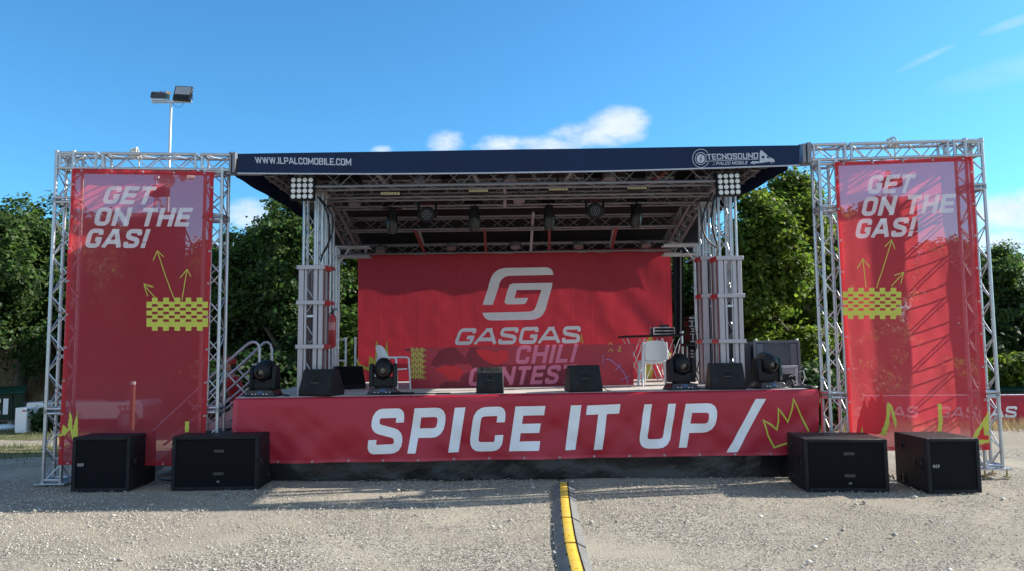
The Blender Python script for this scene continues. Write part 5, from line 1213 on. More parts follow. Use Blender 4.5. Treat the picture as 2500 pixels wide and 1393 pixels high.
# --- blinders
def blinder():
    t = thing('blinder_light', '', 'stage light', (0, 0, 0), 0, 'sixteen lamp blinder lights hanging at the roof corners')
    b = MB(); b.box((0, .05, 0), (.315, .09, .305)); hs = part('housing', b, BLK, t, local=True, bevel=.008)
    for i in range(4):
        for j in range(4):
            x = -.113 + i * .0755; z = .109 - j * .0725
            l = MB(); l.lathe((x, .004, z), (0, -1, 0), [(0, .031), (.004, .031), (.0075, .024), (.009, 0)], 16); lo = part('lamp', l, LAMPW, t, local=True)
    r = MB()
    for i in range(4):
        for j in range(4): r.torus((-.113 + i * .0755, -.0, .109 - j * .0725), (0, 1, 0), .0335, .0028, 16, 5)
    part('lamp_ring', r, BLKG, t, local=True)
    y = MB(); 
    for s in (-1, 1): y.beam((s * .165, .06, 0), (s * .165, .06, .2), .012, .03)
    y.beam((-.165, .06, .2), (.165, .06, .2), .03, .012); y.tube((0, .06, .2), (0, .1, .28), .014); part('bracket', y, BLK, t, local=True); return t
bl = blinder(); bl.location = at(737, 460, 9.56); bl['label'] = 'sixteen lamp blinder light at the left front corner of the roof'
b2 = dup(bl, None, at(1780, 450, 9.56), R(0), 'sixteen lamp blinder light at the right front corner of the roof'); b2.rotation_euler = (0, R(-2), 0)

# --- hanging spots and washes under the roof
def hang_spot():
    t = thing('hanging_spot_light', '', 'stage light', (0, 0, 0), 0, 'narrow moving spots hanging under the roof'); b = MB(); b.box((0, 0, -.03), (.30, .22, .07), 0, None, .85)
    for s in (-1, 1): b.box((s * .10, 0, .02), (.03, .05, .05)); b.torus((s * .1, 0, .055), (1, 0, 0), .028, .008, 14, 5)
    part('base', b, BLK, t, local=True, bevel=.01); y = MB()
    for s in (-1, 1): y.box((0, s * .10, -.16), (.10, .03, .22))
    y.box((0, 0, -.075), (.12, .22, .03)); part('yoke', y, BLK, t, local=True, bevel=.01)
    h = MB(); h.lathe((0, 0, -.28), (0, .12, -1), [(-.15, .05), (-.13, .075), (0, .09), (.10, .088), (.19, .07), (.19, .058), (.17, .056)], 18); hd = part('head', h, BLKG, t, local=True)
    l = MB(); l.lathe((0, 0, -.28), (0, .12, -1), [(.165, .0), (.175, .03), (.168, .055)], 16); part('lens', l, GLASSY, hd, local=True); return t
hs_ = hang_spot()
for i, (px, py, lab) in enumerate([(958, 499, 'hanging black spot light nearest the left mast'), (1158, 492, 'hanging black spot light left of the roof centre'), (1340, 490, 'hanging black spot light right of the roof centre'), (1552, 485, 'hanging black spot light nearest the right mast')]):
    o = hs_ if i == 0 else dup(hs_); o.location = at(px, py, 11.45); o['label'] = lab; o.rotation_euler = (0, 0, R((10, -5, 4, 12)[i]))
def wash():
    t = thing('wash_light', '', 'stage light', (0, 0, 0), 0, 'round wash lights hanging under the roof'); b = MB(); b.box((0, .04, .02), (.22, .2, .08), 0, None, .85); part('base', b, BLK, t, local=True, bevel=.01)
    y = MB()
    for s in (-1, 1): y.box((s * .125, .02, -.12), (.03, .08, .25))
    part('yoke', y, BLK, t, local=True, bevel=.01)
    ax = Vector((0, -1, -.22)).normalized(); h = MB(); c = Vector((0, 0, -.19)); h.lathe(c, ax, [(-.10, .05), (-.07, .095), (0, .118), (.05, .118), (.06, .108), (.055, .1)], 26, xax=(1, 0, 0)); hd = part('head', h, BLK, t, local=True)
    l = MB(); x = Vector((1, 0, 0)); u = ax.cross(x); K = [(0, 0)] + [(math.cos(R(60 * k)) * .03, math.sin(R(60 * k)) * .03) for k in range(6)] + [(math.cos(R(30 * k)) * .06, math.sin(R(30 * k)) * .06) for k in range(12)]
    h2 = MB(); h2.lathe(c, ax, [(.050, .101), (.0515, .05), (.052, .0)], 24, xax=(1, 0, 0)); part('face_plate', h2, BLKG, hd, local=True)
    for (p, q) in K: l.lathe(c + x * p + u * q, ax, [(.05, .009), (.058, .009), (.061, .004), (.0615, 0)], 10)
    part('led_lens_cluster', l, M('led_lens_glass', (.16, .17, .19), .2, 0, .3, 60), hd, local=True); return t
w1 = wash(); w1.location = at(1043, 493, 10.6); w1['label'] = 'round LED wash light hanging in the left half of the roof'
dup(w1, None, at(1452, 484, 10.6), R(0), 'round LED wash light hanging in the right half of the roof')
def strobe():
    t = thing('strobe_bar', '', 'stage light', (0, 0, 0), 0, 'pale yellow strobe bars on the second roof truss'); b = MB(); b.box((0, .04, 0), (.275, .08, .06)); hb = part('housing', b, BLK, t, local=True, bevel=.004)
    c = MB()
    for k in range(6): c.box((-.112 + k * .0448, -.003, -.0), (.040, .006, .040))
    part('led_cell_row', c, LEDY, t, local=True, bevel=.003)
    y = MB(); y.beam((-.15, .04, 0), (-.15, .04, .09), .008, .025); y.beam((.15, .04, 0), (.15, .04, .09), .008, .025); y.beam((-.15, .04, .09), (.15, .04, .09), .025, .008); y.tube((0, .04, .09), (0, .04, .16), .012); y.torus((0, .04, .185), (1, 0, 0), .028, .008, 12, 5); part('bracket', y, BLK, t, local=True); return t
s1 = strobe()
for i, (px, py, lab) in enumerate([(953, 473, 'pale yellow strobe bar nearest the left mast'), (1168, 466, 'pale yellow strobe bar left of the roof centre'), (1363, 462, 'pale yellow strobe bar right of the roof centre'), (1555, 459, 'pale yellow strobe bar nearest the right mast')]):
    o = s1 if i == 0 else dup(s1); o.location = at(px, py, 10.1); o['label'] = lab; o.rotation_euler = (0, 0, 0)
def par():
    t = thing('par_can', '', 'stage light', (0, 0, 0), 0, 'flat grey par lights clamped to the roof trusses'); b = MB(); ax = (0, -.35, -1); b.lathe((0, 0, 0), ax, [(-.05, .05), (-.045, .085), (.02, .09), (.035, .09), (.035, .08)], 18); bo = part('can', b, M('grey_par_metal', (.20, .19, .20), .45, .5, .2), t, local=True)
    l = MB(); l.lathe((0, 0, 0), ax, [(.028, .081), (.031, .04), (.032, 0)], 16); part('lens', l, M('reddish_lens', (.18, .06, .07), .2, 0, .5, 70), bo, local=True)
    y = MB()
    for s in (-1, 1): y.beam((s * .10, 0, 0), (s * .10, 0, .09), .008, .03)
    y.beam((-.1, 0, .09), (.1, 0, .09), .03, .008); y.tube((0, 0, .09), (0, 0, .16), .01); part('bracket', y, BLK, t, local=True); return t
p1 = par()
PARS = [(1025, 443, 9.75, 'par light on the front truss, left of the roof centre'), (1247, 440, 9.75, 'par light on the front truss near the roof centre'), (1487, 436, 9.75, 'par light on the front truss, right of the roof centre'), (866, 497, 11.0, 'par light on the third truss nearest the left mast'), (1267, 487, 11.0, 'par light on the third truss at the roof centre'), (1660, 472, 11.0, 'par light on the third truss nearest the right mast'),
        (929, 613, 13.15, 'par light on the rear truss above the backdrop corner at left'), (1102, 604, 13.2, 'par light on the rear truss above the left half of the backdrop'), (1258, 601, 13.2, 'par light on the rear truss above the emblem'), (1412, 600, 13.2, 'par light on the rear truss above the right half of the backdrop'), (1577, 597, 13.2, 'par light on the rear truss above the backdrop corner at right')]
for i, (px, py, Y, lab) in enumerate(PARS):
    o = p1 if i == 0 else dup(p1); o.location = at(px, py, Y); o['label'] = lab; o.rotation_euler = (0, 0, R((i * 37) % 30 - 15))
def hangbox(px, py, w, h, Y, label, tap=.8):
    t = thing('hanging_speaker', label, 'loudspeaker', at(px, py, Y), 0, 'black boxes hung under the front truss'); b = MB(); b.box((0, .1, 0), (w, .22, h), 0, None, tap, .8); bo = part('cabinet', b, BLKB, t, local=True, bevel=.01)
    g = MB(); g.box((0, -.005, -h * .05), (w * .8, .008, h * .6)); part('grille', g, GRILL, bo, local=True); y = MB(); y.tube((0, .1, h / 2), (0, .1, h / 2 + .08), .014); part('clamp', y, STEEL, t, local=True)
hangbox(853, 437, .30, .12, 9.85, 'black hanging speaker at the left end of the front truss'); hangbox(1095, 430, .22, .11, 9.85, 'small black hanging box left of the roof centre', .9); hangbox(1450, 427, .24, .11, 9.85, 'small black hanging box right of the roof centre', .9); hangbox(1556, 426, .24, .12, 9.85, 'black hanging box between roof centre and right corner', .85); hangbox(1674, 431, .30, .15, 9.85, 'black hanging speaker at the right end of the front truss', .65)

# ============================================================ subwoofers on the gravel
def sub(label, fl, fr, depth, h, handles, skew=0.):
    a = ground(*fl); b = ground(*fr); d = b - a; w = d.length; rz = math.atan2(d.y, d.x); c = (a + b) / 2
    t = thing('subwoofer', label, 'subwoofer', (c.x, c.y, 0), rz + R(skew), 'big black subwoofers on the gravel')
    m_ = MB(); m_.box((0, depth / 2 + .02, h / 2), (w, depth - .04, h)); cab = part('cabinet', m_, BLKB, t, local=True, bevel=.012)
    m_ = MB()
    for s in (-1, 1): m_.box((s * (w / 2 - .022), .006, h / 2), (.044, .05, h)); m_.box((0, .006, h / 2 + s * (h / 2 - .02)), (w - .09, .05, .04))
    part('front_frame', m_, BLKB, t, local=True, bevel=.006)
    m_ = MB(); m_.box((0, .006, h / 2), (w - .09, .03, h - .085)); g = part('grille', m_, GRILL, t, local=True)
    bd_ = MB(); lt = MB()
    if w > .8:
        for z in (h * .30, h * .72): bd_.box((.04 * w, -.011, z), (.12, .004, .035))
        bd_.box((.04 * w, -.011, h * .155), (.04, .004, .028)); s = Face3((.04 * w - .013, -.014, h * .155 + .008), (.026, 0, 0), (0, 0, -.016)); text(lt, s, 'RCF', [(0, 0), (1, 0), (1, 1), (0, 1)], a=.13, off=.001, L=9)
        part('badge_plate', bd_, M('dark_badge', (.03, .028, .028), .4), g, local=True)
    else:
        s = Face3((-w / 2 + .065, -.012, h * .49 + .018), (.075, 0, 0), (0, 0, -.036)); text(lt, s, 'RCF', [(0, 0), (1, 0), (1, 1), (0, 1)], a=.15, off=.001, L=9)
    part('badge_lettering', lt, M('silver_badge', (.28, .28, .28), .4), g, local=True)
    sgn = handles
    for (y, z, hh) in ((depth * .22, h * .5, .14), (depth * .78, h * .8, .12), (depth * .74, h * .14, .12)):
        m_ = MB(); m_.box((sgn * (w / 2 + .001), y, z), (.004, .085, hh)); part('handle_recess_shade', m_, M('recess_shade_black', (.003, .003, .003), .9), cab, local=True, bevel=.001)  # flat black plate on the side, painted as the shade of a hollow
        m_ = MB(); m_.box((sgn * (w / 2 + .004), y - .0, z), (.008, .018, hh * .95)); m_.torus((sgn * (w / 2 + .003), y, z), (1, 0, 0), .052, .006, 18, 5); part('handle', m_, BLKG, cab, local=True)
    return t
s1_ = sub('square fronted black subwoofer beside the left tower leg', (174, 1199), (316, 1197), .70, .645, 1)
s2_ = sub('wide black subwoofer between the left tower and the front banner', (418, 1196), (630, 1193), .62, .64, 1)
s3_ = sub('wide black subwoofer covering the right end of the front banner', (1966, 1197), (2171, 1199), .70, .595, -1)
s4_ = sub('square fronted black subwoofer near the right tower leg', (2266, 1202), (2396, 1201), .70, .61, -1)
def gcable(label, pts):
    t = thing('ground_cable', label, 'cable', ground(*pts[0])); m_ = MB(); P = [ground(*p) + Vector((0, 0, .012)) for p in pts]; m_.path(P, .011, 6); part('cable', m_, BLK, t)
gcable('black cable on the gravel between the two left subwoofers', [(386, 1168), (396, 1172), (410, 1173), (424, 1172)]); gcable('black cable on the gravel between the two right subwoofers', [(2170, 1160), (2174, 1166), (2178, 1160), (2182, 1168)])
gcable('black cable emerging from under the skirt at the cable ramp', [(1385, 1164), (1378, 1168), (1368, 1170), (1363, 1172)])

# --- cable ramp
def ramp():
    C = [(1376, 1186), (1377, 1200), (1379, 1230), (1381, 1252), (1385, 1285), (1390, 1320), (1397, 1357), (1406, 1393), (1421, 1450), (1441, 1520), (1472, 1620)]
    P = [ground(*c) for c in C]; Q = []
    for i in range(len(P) - 1):
        n = max(2, int((P[i + 1] - P[i]).length / .05))
        for k in range(n): Q.append(P[i].lerp(P[i + 1], k / n))
    Q.append(P[-1]); t = thing('cable_ramp', 'yellow and black cable ramp running from the stage towards the viewer', 'cable ramp', Q[0])
    T = [(Q[min(i + 1, len(Q) - 1)] - Q[max(i - 1, 0)]).normalized() for i in range(len(Q))]; Nn = [Vector((-q.y, q.x, 0)) * -1 for q in T]
    def strip(mb, prof, i0, i1, mi=0):
        V = []; m = len(prof)
        for i in range(i0, i1 + 1):
            for (s, z) in prof: V.append(Q[i] + Nn[i] * s + Vector((0, 0, z)))
        k = i1 - i0; mb.add(V, [(a * m + b, (a + 1) * m + b, (a + 1) * m + b + 1, a * m + b + 1) for a in range(k) for b in range(m - 1)] + [tuple(range(m)), tuple(range(k * m + m - 1, k * m - 1, -1))], mi, False)
    # prof s: + = left in the view
    N_ = len(Q) - 1
    base = MB(); segs = [(a, min(a + 17, N_)) for a in range(0, N_, 18)]
    for s in (-1, 1):
        pr = [(s * .128, -.01)]
        for k in range(9):
            s0 = .128 - .0085 * k; z0 = .004 + .0044 * k; pr += [(s * s0, z0 + .0028), (s * (s0 - .0048), z0 + .0050), (s * (s0 - .0052), z0 + .0024)]
        pr += [(s * .047, .045), (s * .047, -.01)]
        for a, b in segs: strip(base, pr, a, b)
    part('rubber_side', base, RUB, t)
    lid = MB()
    for a, b in segs:
        mid = (a + b) // 2
        for (c, d) in ((a, mid), (mid, b)):
            if d > c: strip(lid, [(.045, .0), (.045, .047), (.041, .050), (-.041, .050), (-.045, .047), (-.045, .0)], c, d)
    part('lid', lid, YLID, t)
    tg = MB()
    for i in range(0, N_, 1): tg.box(Q[i] + Nn[i] * (-.049) + Vector((0, 0, .046)), (.016, .022, .014), 0, Matrix((Nn[i], T[i], Vector((0, 0, 1)))).transposed())
    for i in range(0, N_, 6): tg.box(Q[i] + Nn[i] * .049 + Vector((0, 0, .046)), (.014, .012, .014), 0, Matrix((Nn[i], T[i], Vector((0, 0, 1)))).transposed())
    part('hinge_strip', tg, BLK, t)
    mk = MB()
    for i in range(4, N_, 9):
        q = Q[i] + Vector((0, 0, .0508)); 
        for k in (-1, 1): mk.box(q + Nn[i] * k * .008, (.003, .02, .001), 0, Matrix((Nn[i], T[i], Vector((0, 0, 1)))).transposed())
        mk.box(q, (.017, .003, .0012), 0, Matrix((Nn[i], T[i], Vector((0, 0, 1)))).transposed())
    for i in range(0, N_, 9): mk.box(Q[i] + Vector((0, 0, .0505)), (.084, .004, .0012), 0, Matrix((Nn[i], T[i], Vector((0, 0, 1)))).transposed())
    part('moulded_mark', mk, M('ochre_mark', (.35, .20, .03), .6), t)
    e = MB(); a = Q[0] + Vector((0, 0, .02)); e.beam(a + Vector((.0, .0, .02)), a + Vector((-.03, .16, .0)), .06, .012); part('end_flap', e, LGREY, t)
ramp()

# ============================================================ steps at the left end
t = thing('stage_steps', 'aluminium steps with looped handrails at the left end of the stage', 'steps', (-4.2, 10.3, 0))
def cat(P, n=6):
    Q = []
    for i in range(len(P) - 1):
        p0, p1, p2, p3 = P[max(0, i - 1)], P[i], P[i + 1], P[min(len(P) - 1, i + 2)]
        for k in range(n): u = k / n; Q.append(.5 * ((2 * p1) + (-p0 + p2) * u + (2 * p0 - 5 * p1 + 4 * p2 - p3) * u * u + (-p0 + 3 * p1 - 3 * p2 + p3) * u ** 3))
    Q.append(P[-1]); return Q
def prail(pts, Y, r=.020, name='handrail'):
    m_ = MB(); P = [at(*p, Y) for p in pts]; m_.path(P, r, 8); part(name, m_, STEEL, t)
Y1, Y2 = 10.25, 10.95
prail([(376, 1050), (500, 934), (551, 886), (590, 851), (606, 838), (616, 833.5), (625, 834.5), (631, 840), (633.5, 849), (633.5, 897), (632, 975)], Y1)
prail([(470, 1000), (551, 922), (600, 878), (636, 843), (645, 835), (654, 834), (661, 840), (663.5, 850), (664, 888), (663, 960)], Y2)
prail([(400, 1085), (548, 959), (627, 886)], Y1, .015, 'mid_rail'); prail([(548, 985), (614, 927), (660, 886)], Y2, .015, 'mid_rail')
prail([(500, 862 + 50), (551, 909), (580, 938), (610, 968)], Y1 + .02, .015, 'cross_brace') if False else None
prail([(551, 907), (580, 939), (608, 968)], Y1 + .02, .015, 'cross_brace'); prail([(578, 896), (600, 920), (640, 958)], Y2 - .02, .015, 'cross_brace'); prail([(458, 975), (520, 1040)], Y1 + .02, .015, 'cross_brace')
prail([(543, 1005), (608, 946)], Y1 + .01, .015, 'mid_rail')
st = MB()
for k in range(5):
    x = -3.62 - .27 * k; z = .93 - .2 * k; st.box((x, 10.6, z), (.28, .72, .035))
part('tread', st, M('dark_step_board', (.05, .05, .055), .6, 0, .2, 10, .3, 60), t, bevel=.004)
st = MB()
for y in (10.24, 10.97): st.beam((-3.5, y, .98), (-4.85, y, .03), .03, .12)
part('stringer', st, STEEL, t)

# --- person by the steps
def person():
    base = at(578, 1000, 11.35); bx, by = base.x, 11.35
    t = thing('person', 'person in red cap and red t-shirt leaning over behind the left steps', 'person', (bx, by, 0), R(8)); t.scale = (.9, .9, .895)
    V = []; E = []; Rr = []
    def node(p, r, par=None):
        V.append(p); Rr.append(r); i = len(V) - 1
        if par is not None: E.append((par, i))
        return i
    hip = node((.02, 0, .92), (.14, .12)); w = node((-.0, 0, 1.08), (.135, .11), hip); chst = node((-.04, 0, 1.26), (.16, .12), w); nb = node((-.085, 0, 1.41), (.07, .06), chst); nk = node((-.10, 0, 1.47), (.052, .052), nb); 
    hd0 = node((-.125, 0, 1.54), (.078, .07), nk); hd = node((-.13, 0, 1.60), (.098, .082), hd0); hd2 = node((-.125, 0, 1.67), (.088, .076), hd); hd3 = node((-.12, 0, 1.715), (.05, .045), hd2)
    for s in (-1, 1):
        k0 = node((.02, s * .09, .86), (.095, .09), hip); k = node((-.05 * (s < 0) + .02, s * .10, .50), (.06, .06), k0); a = node((.05 - .04 * (s < 0), s * .10, .11), (.04, .04), k); f = node((-.10, s * .11, .045), (.038, .035), a)
        sh = node((-.06, s * .19, 1.36), (.06, .055), nb); 
        if s < 0: el = node((-.20, -.24, 1.12), (.043, .043), sh); wr = node((-.31, -.20, .90), (.03, .027), el); pm = node((-.34, -.19, .83), (.038, .022), wr)
        else: el = node((-.08, .25, 1.10), (.043, .043), sh); wr = node((-.26, .20, .97), (.03, .027), el); pm = node((-.32, .18, .94), (.038, .022), wr)
        for q in range(4):
            o = (q - 1.5) * .017; l = (.065, .075, .07, .055)[q]
            b_ = node((pm and V[pm][0] - .012, V[pm][1] + o, V[pm][2] - .032), (.009, .009), pm); c_ = node((V[b_][0] - l * .35, V[b_][1], V[b_][2] - l * .5), (.0085, .0085), b_); node((V[c_][0] + .004, V[c_][1], V[c_][2] - l * .4), (.0075, .0075), c_)
        th = node((V[pm][0] - .005, V[pm][1] - s * .035 * -1, V[pm][2] + .005), (.011, .011), pm); node((V[th][0] - .02, V[th][1] + .012, V[th][2] - .035), (.009, .009), th)
    def skin(name, V, E, Rr, mat, root=0, sub=2):
        me = bpy.data.meshes.new(name); me.from_pydata([Vector(v) for v in V], E, []); o = bpy.data.objects.new(name, me); COL.objects.link(o); o.parent = t
        m = o.modifiers.new('skin', 'SKIN'); me.skin_vertices.new() if not me.skin_vertices else None
        for i, r in enumerate(Rr): me.skin_vertices[0].data[i].radius = r
        me.skin_vertices[0].data[root].use_root = True; m.use_smooth_shade = True
        sb = o.modifiers.new('sub', 'SUBSURF'); sb.levels = sub; sb.render_levels = sub; me.materials.append(mat); return o
    skin('body', V, E, Rr, SKIN)
    # t-shirt over torso and upper arms
    SV = [(.02, 0, .90), (.0, 0, 1.08), (-.04, 0, 1.26), (-.08, 0, 1.395), (-.06, -.19, 1.365), (-.135, -.22, 1.23), (-.06, .19, 1.365), (-.07, .225, 1.23)]
    skin('t_shirt', SV, [(0, 1), (1, 2), (2, 3), (3, 4), (4, 5), (3, 6), (6, 7)], [(.165, .14), (.155, .13), (.178, .14), (.09, .085), (.075, .07), (.068, .062), (.075, .07), (.068, .062)], REDT)
    skin('shorts', [(.02, 0, .95), (.02, 0, .88), (.0, -.1, .74), (-.01, -.105, .52), (.025, .1, .74), (.02, .105, .52)], [(0, 1), (1, 2), (2, 3), (1, 4), (4, 5)], [(.16, .135), (.165, .14), (.105, .10), (.085, .085), (.105, .10), (.085, .085)], DENIM)
    m_ = MB(); c = Vector((-.122, 0, 1.66)); m_.lathe(c, (.12, 0, 1), [(-.01, .100), (.03, .101), (.065, .086), (.09, .05), (.10, .004)], 20, sx=1.0)
    m_.add([c + Vector((-.07, y * .075, .005)) for y in (-1, -.5, 0, .5, 1)] + [c + Vector((-.19 + .035 * abs(y) ** 2, y * .06, -.018)) for y in (-1, -.5, 0, .5, 1)], [(k, k + 1, k + 6, k + 5) for k in range(4)], 0, True); cp_ = part('cap', m_, REDT, t, local=True)
    m_ = MB(); m_.box((-.215, -.03, 1.685), (.004, .03, .02)); part('cap_badge', m_, WHT, cp_, local=True)
    f = MB()      # face: nose, eyes, ears, mouth, beard shadow
    f.lathe((-.215, 0, 1.60), (-1, 0, -.25), [(0, .018), (.015, .013), (.03, .004)], 10); 
    for s in (-1, 1): f.lathe((-.115, s * .078, 1.60), (0, s, 0), [(0, .02), (.012, .024), (.016, .012)], 10)
    part('nose_and_ear', f, SKIN, t, local=True)
    f = MB()
    for s in (-1, 1): f.lathe((-.205, s * .032, 1.625), (-1, s * .3, 0), [(0, .010), (.006, .008), (.008, .001)], 10)
    part('eye', f, M('dark_eye', (.02, .015, .012), .2), t, local=True)
    f = MB(); f.beam((-.205, -.022, 1.556), (-.205, .022, 1.556), .008, .008); part('mouth', f, M('lip', (.3, .09, .08), .5), t, local=True)
    f = MB(); f.lathe((-.165, 0, 1.535), (-.5, 0, -1), [(-.02, .05), (.0, .056), (.03, .035), (.045, .004)], 14); f.lathe((-.07, 0, 1.60), (1, 0, -.3), [(-.06, .082), (0, .08), (.03, .05), (.045, .01)], 14); part('beard_and_hair', f, M('dark_hair', (.03, .02, .014), .8), t, local=True)
    for s in (-1, 1):
        m_ = MB(); m_.prism([(-.20, 0), (.06, 0), (.065, .07), (.0, .09), (-.12, .06), (-.20, .035)], lambda x, z, s=s: Vector((x + .01, s * .11 - .045, z)), lambda x, z, s=s: Vector((x + .01, s * .11 + .045, z))); part('shoe', m_, M('grey_shoe', (.12, .12, .12), .7), t, local=True, bevel=.015)
person()

# ============================================================ lamp pole, bins, barriers, van, post, power lines
Yl = 22.0; kS = Yl / 15.0
top = at(418, 248, Yl); t = thing('lamp_pole', 'tall thin galvanised pole carrying two floodlights above the left tower', 'lamp post', (top.x, Yl, 0)); m_ = MB(); m_.tube((top.x, Yl, 0), (top.x, Yl, top.z), .075, .038, 12); m_.tube((top.x, Yl, 0), (top.x, Yl, .02), .12, n=12); part('pole', m_, STEEL, t)
m_ = MB(); m_.beam(at(372, 249, Yl), at(468, 248, Yl), .075, .075); part('cross_arm', m_, STEEL, t)
fl = MB(); c = at(447, 229, Yl - .05); rot = Matrix.Rotation(R(-14), 3, 'X') @ Matrix.Rotation(R(4), 3, 'Y'); fl.box(c, (.36 * kS, .06 * kS, .32 * kS), 0, rot); hd = part('floodlight', fl, BLKG, t, bevel=.006)
g = MB(); g.box(c + rot @ Vector((0, -.033, .05)) * kS, (.31 * kS, .006, .18 * kS), 0, rot); part('glass', g, M('floodlight_glass', (.30, .31, .33), .15, 0, .1, 5), hd)
g = MB(); g.box(c + rot @ Vector((0, -.032, -.10)) * kS, (.31 * kS, .006, .08 * kS), 0, rot); g.beam(c + Vector((-.19, 0, -.15)) * kS, c + Vector((-.19, 0, .0)) * kS, .014, .04); g.beam(c + Vector((.19, 0, -.15)) * kS, c + Vector((.19, 0, 0)) * kS, .014, .04); part('driver_cover', g, BLK, hd)
fl = MB(); c = at(391, 236, Yl); rot = Matrix.Rotation(R(70), 3, 'Z') @ Matrix.Rotation(R(35), 3, 'X'); fl.box(c, (.13 * kS, .36 * kS, .12 * kS), 0, Matrix.Rotation(R(78), 3, 'Z') @ Matrix.Rotation(R(8), 3, 'X')); 
for k in range(6): fl.box(c + Vector((-.14 + .055 * k, -.005, .075)) * kS, (.018, .16, .07))
hd = part('floodlight', fl, BLKG, t, bevel=.005)
g = MB(); g.box(c + Vector((.165, -.01, .06)) * kS, (.03, .23, .14), 0, Matrix.Rotation(R(30), 3, 'Y')); g.box(c + Vector((0, -.03, -.085)) * kS, (.5, .14, .02)); part('bright_edge', g, CHROME, hd)
g = MB(); P = [at(x, y, Yl) for x, y in ((420, 252), (432, 262), (443, 260), (448, 252))]; g.path(cat(P), .006, 5); part('loose_wire', g, BLK, t)
for (px, py, r, lab) in ((408, 441, .24, 'larger horn loudspeaker on the lamp pole behind the left banner'), (452, 431, .17, 'smaller horn loudspeaker on the lamp pole behind the left banner')):
    c = at(px, py, Yl - .1); h = thing('horn_loudspeaker', lab, 'horn speaker', c, 0, 'horn loudspeakers on the lamp pole'); m_ = MB()
    m_.lathe((0, 0, 0), (.25 if px < 420 else -.5, -1, -.1), [(-.3, .07), (-.16, .075), (-.07, r * .5), (.08, r), (.085, r * .97), (-.04, r * .45), (-.1, .04)], 22); part('horn', m_, M('grey_horn', (.4, .4, .4), .5), h, local=True); m_ = MB(); m_.beam((0, .1, 0), Vector((top.x, Yl, c.z)) - c, .03, .03); part('bracket', m_, STEEL, h, local=True)

def bin_(label, x0, x1, Y, ztop, rz=0., glyph=True):
    hw_ = (x1 - x0) / 2; t = thing('waste_container', label, 'waste container', (x1 - hw_ * math.cos(rz), Y - hw_ * math.sin(rz), 0), rz, 'green wheeled waste containers'); w = x1 - x0; H = ztop - .1
    m_ = MB(); m_.box((0, .5, .22 + (H - .22) / 2), (w * .92, .9, H - .22), 0, None, 1.08, 1.08)
    for k in range(5): m_.box((-w * .4 + k * w * .2, .02, .22 + (H - .22) / 2), (.04, .05, H - .3))
    body = part('body', m_, GBIN, t, local=True, bevel=.02)
    m_ = MB(); m_.prism([(-.1, H), (1.08, H), (1.05, H + .08), (.5, H + .14), (-.05, H + .08), (-.14, H + .01)], lambda y, z: Vector((-w / 2 - .04, y, z)), lambda y, z: Vector((w / 2 + .04, y, z))); part('lid', m_, M('green_bin_lid', (.008, .038, .026), .35, 0, .2, 5), t, local=True, bevel=.01)
    m_ = MB(); m_.prism([(-.06, H), (.2, H), (-.0, H - .32)], lambda y, z: Vector((w / 2 - .12, y, z)), lambda y, z: Vector((w / 2 + .01, y, z))); part('side_lug', m_, GBIN, t, local=True)
    for sx in (-1, 1):
        for y in (.15, .85): m_ = MB(); m_.tube((sx * w * .38 - .03, y, .10), (sx * w * .38 + .03, y, .10), .10, n=16); m_.beam((sx * w * .38, y, .10), (sx * w * .38, y, .26), .07, .03); part('wheel', m_, RUB, t, local=True)
    if glyph:
        s = Face3((w / 2 - .88, -.035, .68), (.62, 0, 0), (0, 0, -.34)); m_ = MB(); text(m_, s, 'CEI', [(0, 0), (1, 0), (1, 1), (0, 1)], a=.13, off=.03, L=9); part('lettering', m_, WHT, body, local=True)
    return t
p = ground(62, 1045); zt_ = at(62, 950, p.y).z
bin_('dark green wheeled waste container with white letters at the left edge', p.x - 1.95, p.x - .02, p.y - .1, zt_ + .03, R(30))
p = at(2450, 945, 16.2); 
bin_('green waste container behind the right red barrier, nearer the tower', at(2432, 945, 16.6).x, at(2500, 945, 16.6).x + .9, 16.6, p.z, glyph=False)
# fence banner at the left: grey white with grey arcs and red letters
def barrier(name, label, c, mat, cat_, posts=4, group=None):
    t = thing(name, label, cat_, (c.c[3].x, c.c[3].y, 0), 0, group); part('panel', c.mesh(60, 8), mat, t); m_ = MB()
    for k in range(posts + 1): p = c.P(k / posts, 0, -.03); m_.tube((p.x, p.y, 0), (p.x, p.y, p.z), .02); m_.beam((p.x, p.y - .2, .02), (p.x, p.y + .25, .02), .04, .03)
    part('post', m_, STEEL, t); m_ = MB(); m_.tube(c.P(0, .0, -.03), c.P(1, .0, -.03), .018); part('top_rail', m_, STEEL, t); return t
FG = M('grey_white_banner', (.33, .37, .40), .55, 0, .08, 2, trans=.25)
Yf = 17.0
fc = Cloth([(30, 981), (350, 978), (350, 1047), (30, 1050)], Yf, lambda x, z: .015 * math.sin(x * 2.3))
t = barrier('fence_banner', 'grey white fence banner with grey arcs and red letters beside the green bin', fc, FG, 'fence banner')
m_ = MB()
for r, w_ in ((43, 7), (30, 6.5), (18, 6)): line(m_, fc, [(59 + r * math.cos(R(a)), 1037 - r * math.sin(R(a))) for a in range(42, 116, 8)], w_, .006)
part('arc_print', m_, M('mid_grey_print', (.09, .11, .13), .6, trans=.2), t)
m_ = MB(); text(m_, fc, 'RE', [(73, 1025), (97, 1025), (97, 1041), (72, 1041)], a=.14, off=.006); text(m_, fc, 'MOTO', [(290, 1003), (340, 1007), (338, 1020), (290, 1018)], a=.15, off=.006) if False else None
part('red_lettering', m_, LRED, t)
p = ground(64, 1050); p2 = at(64, 1012, p.y - .3)
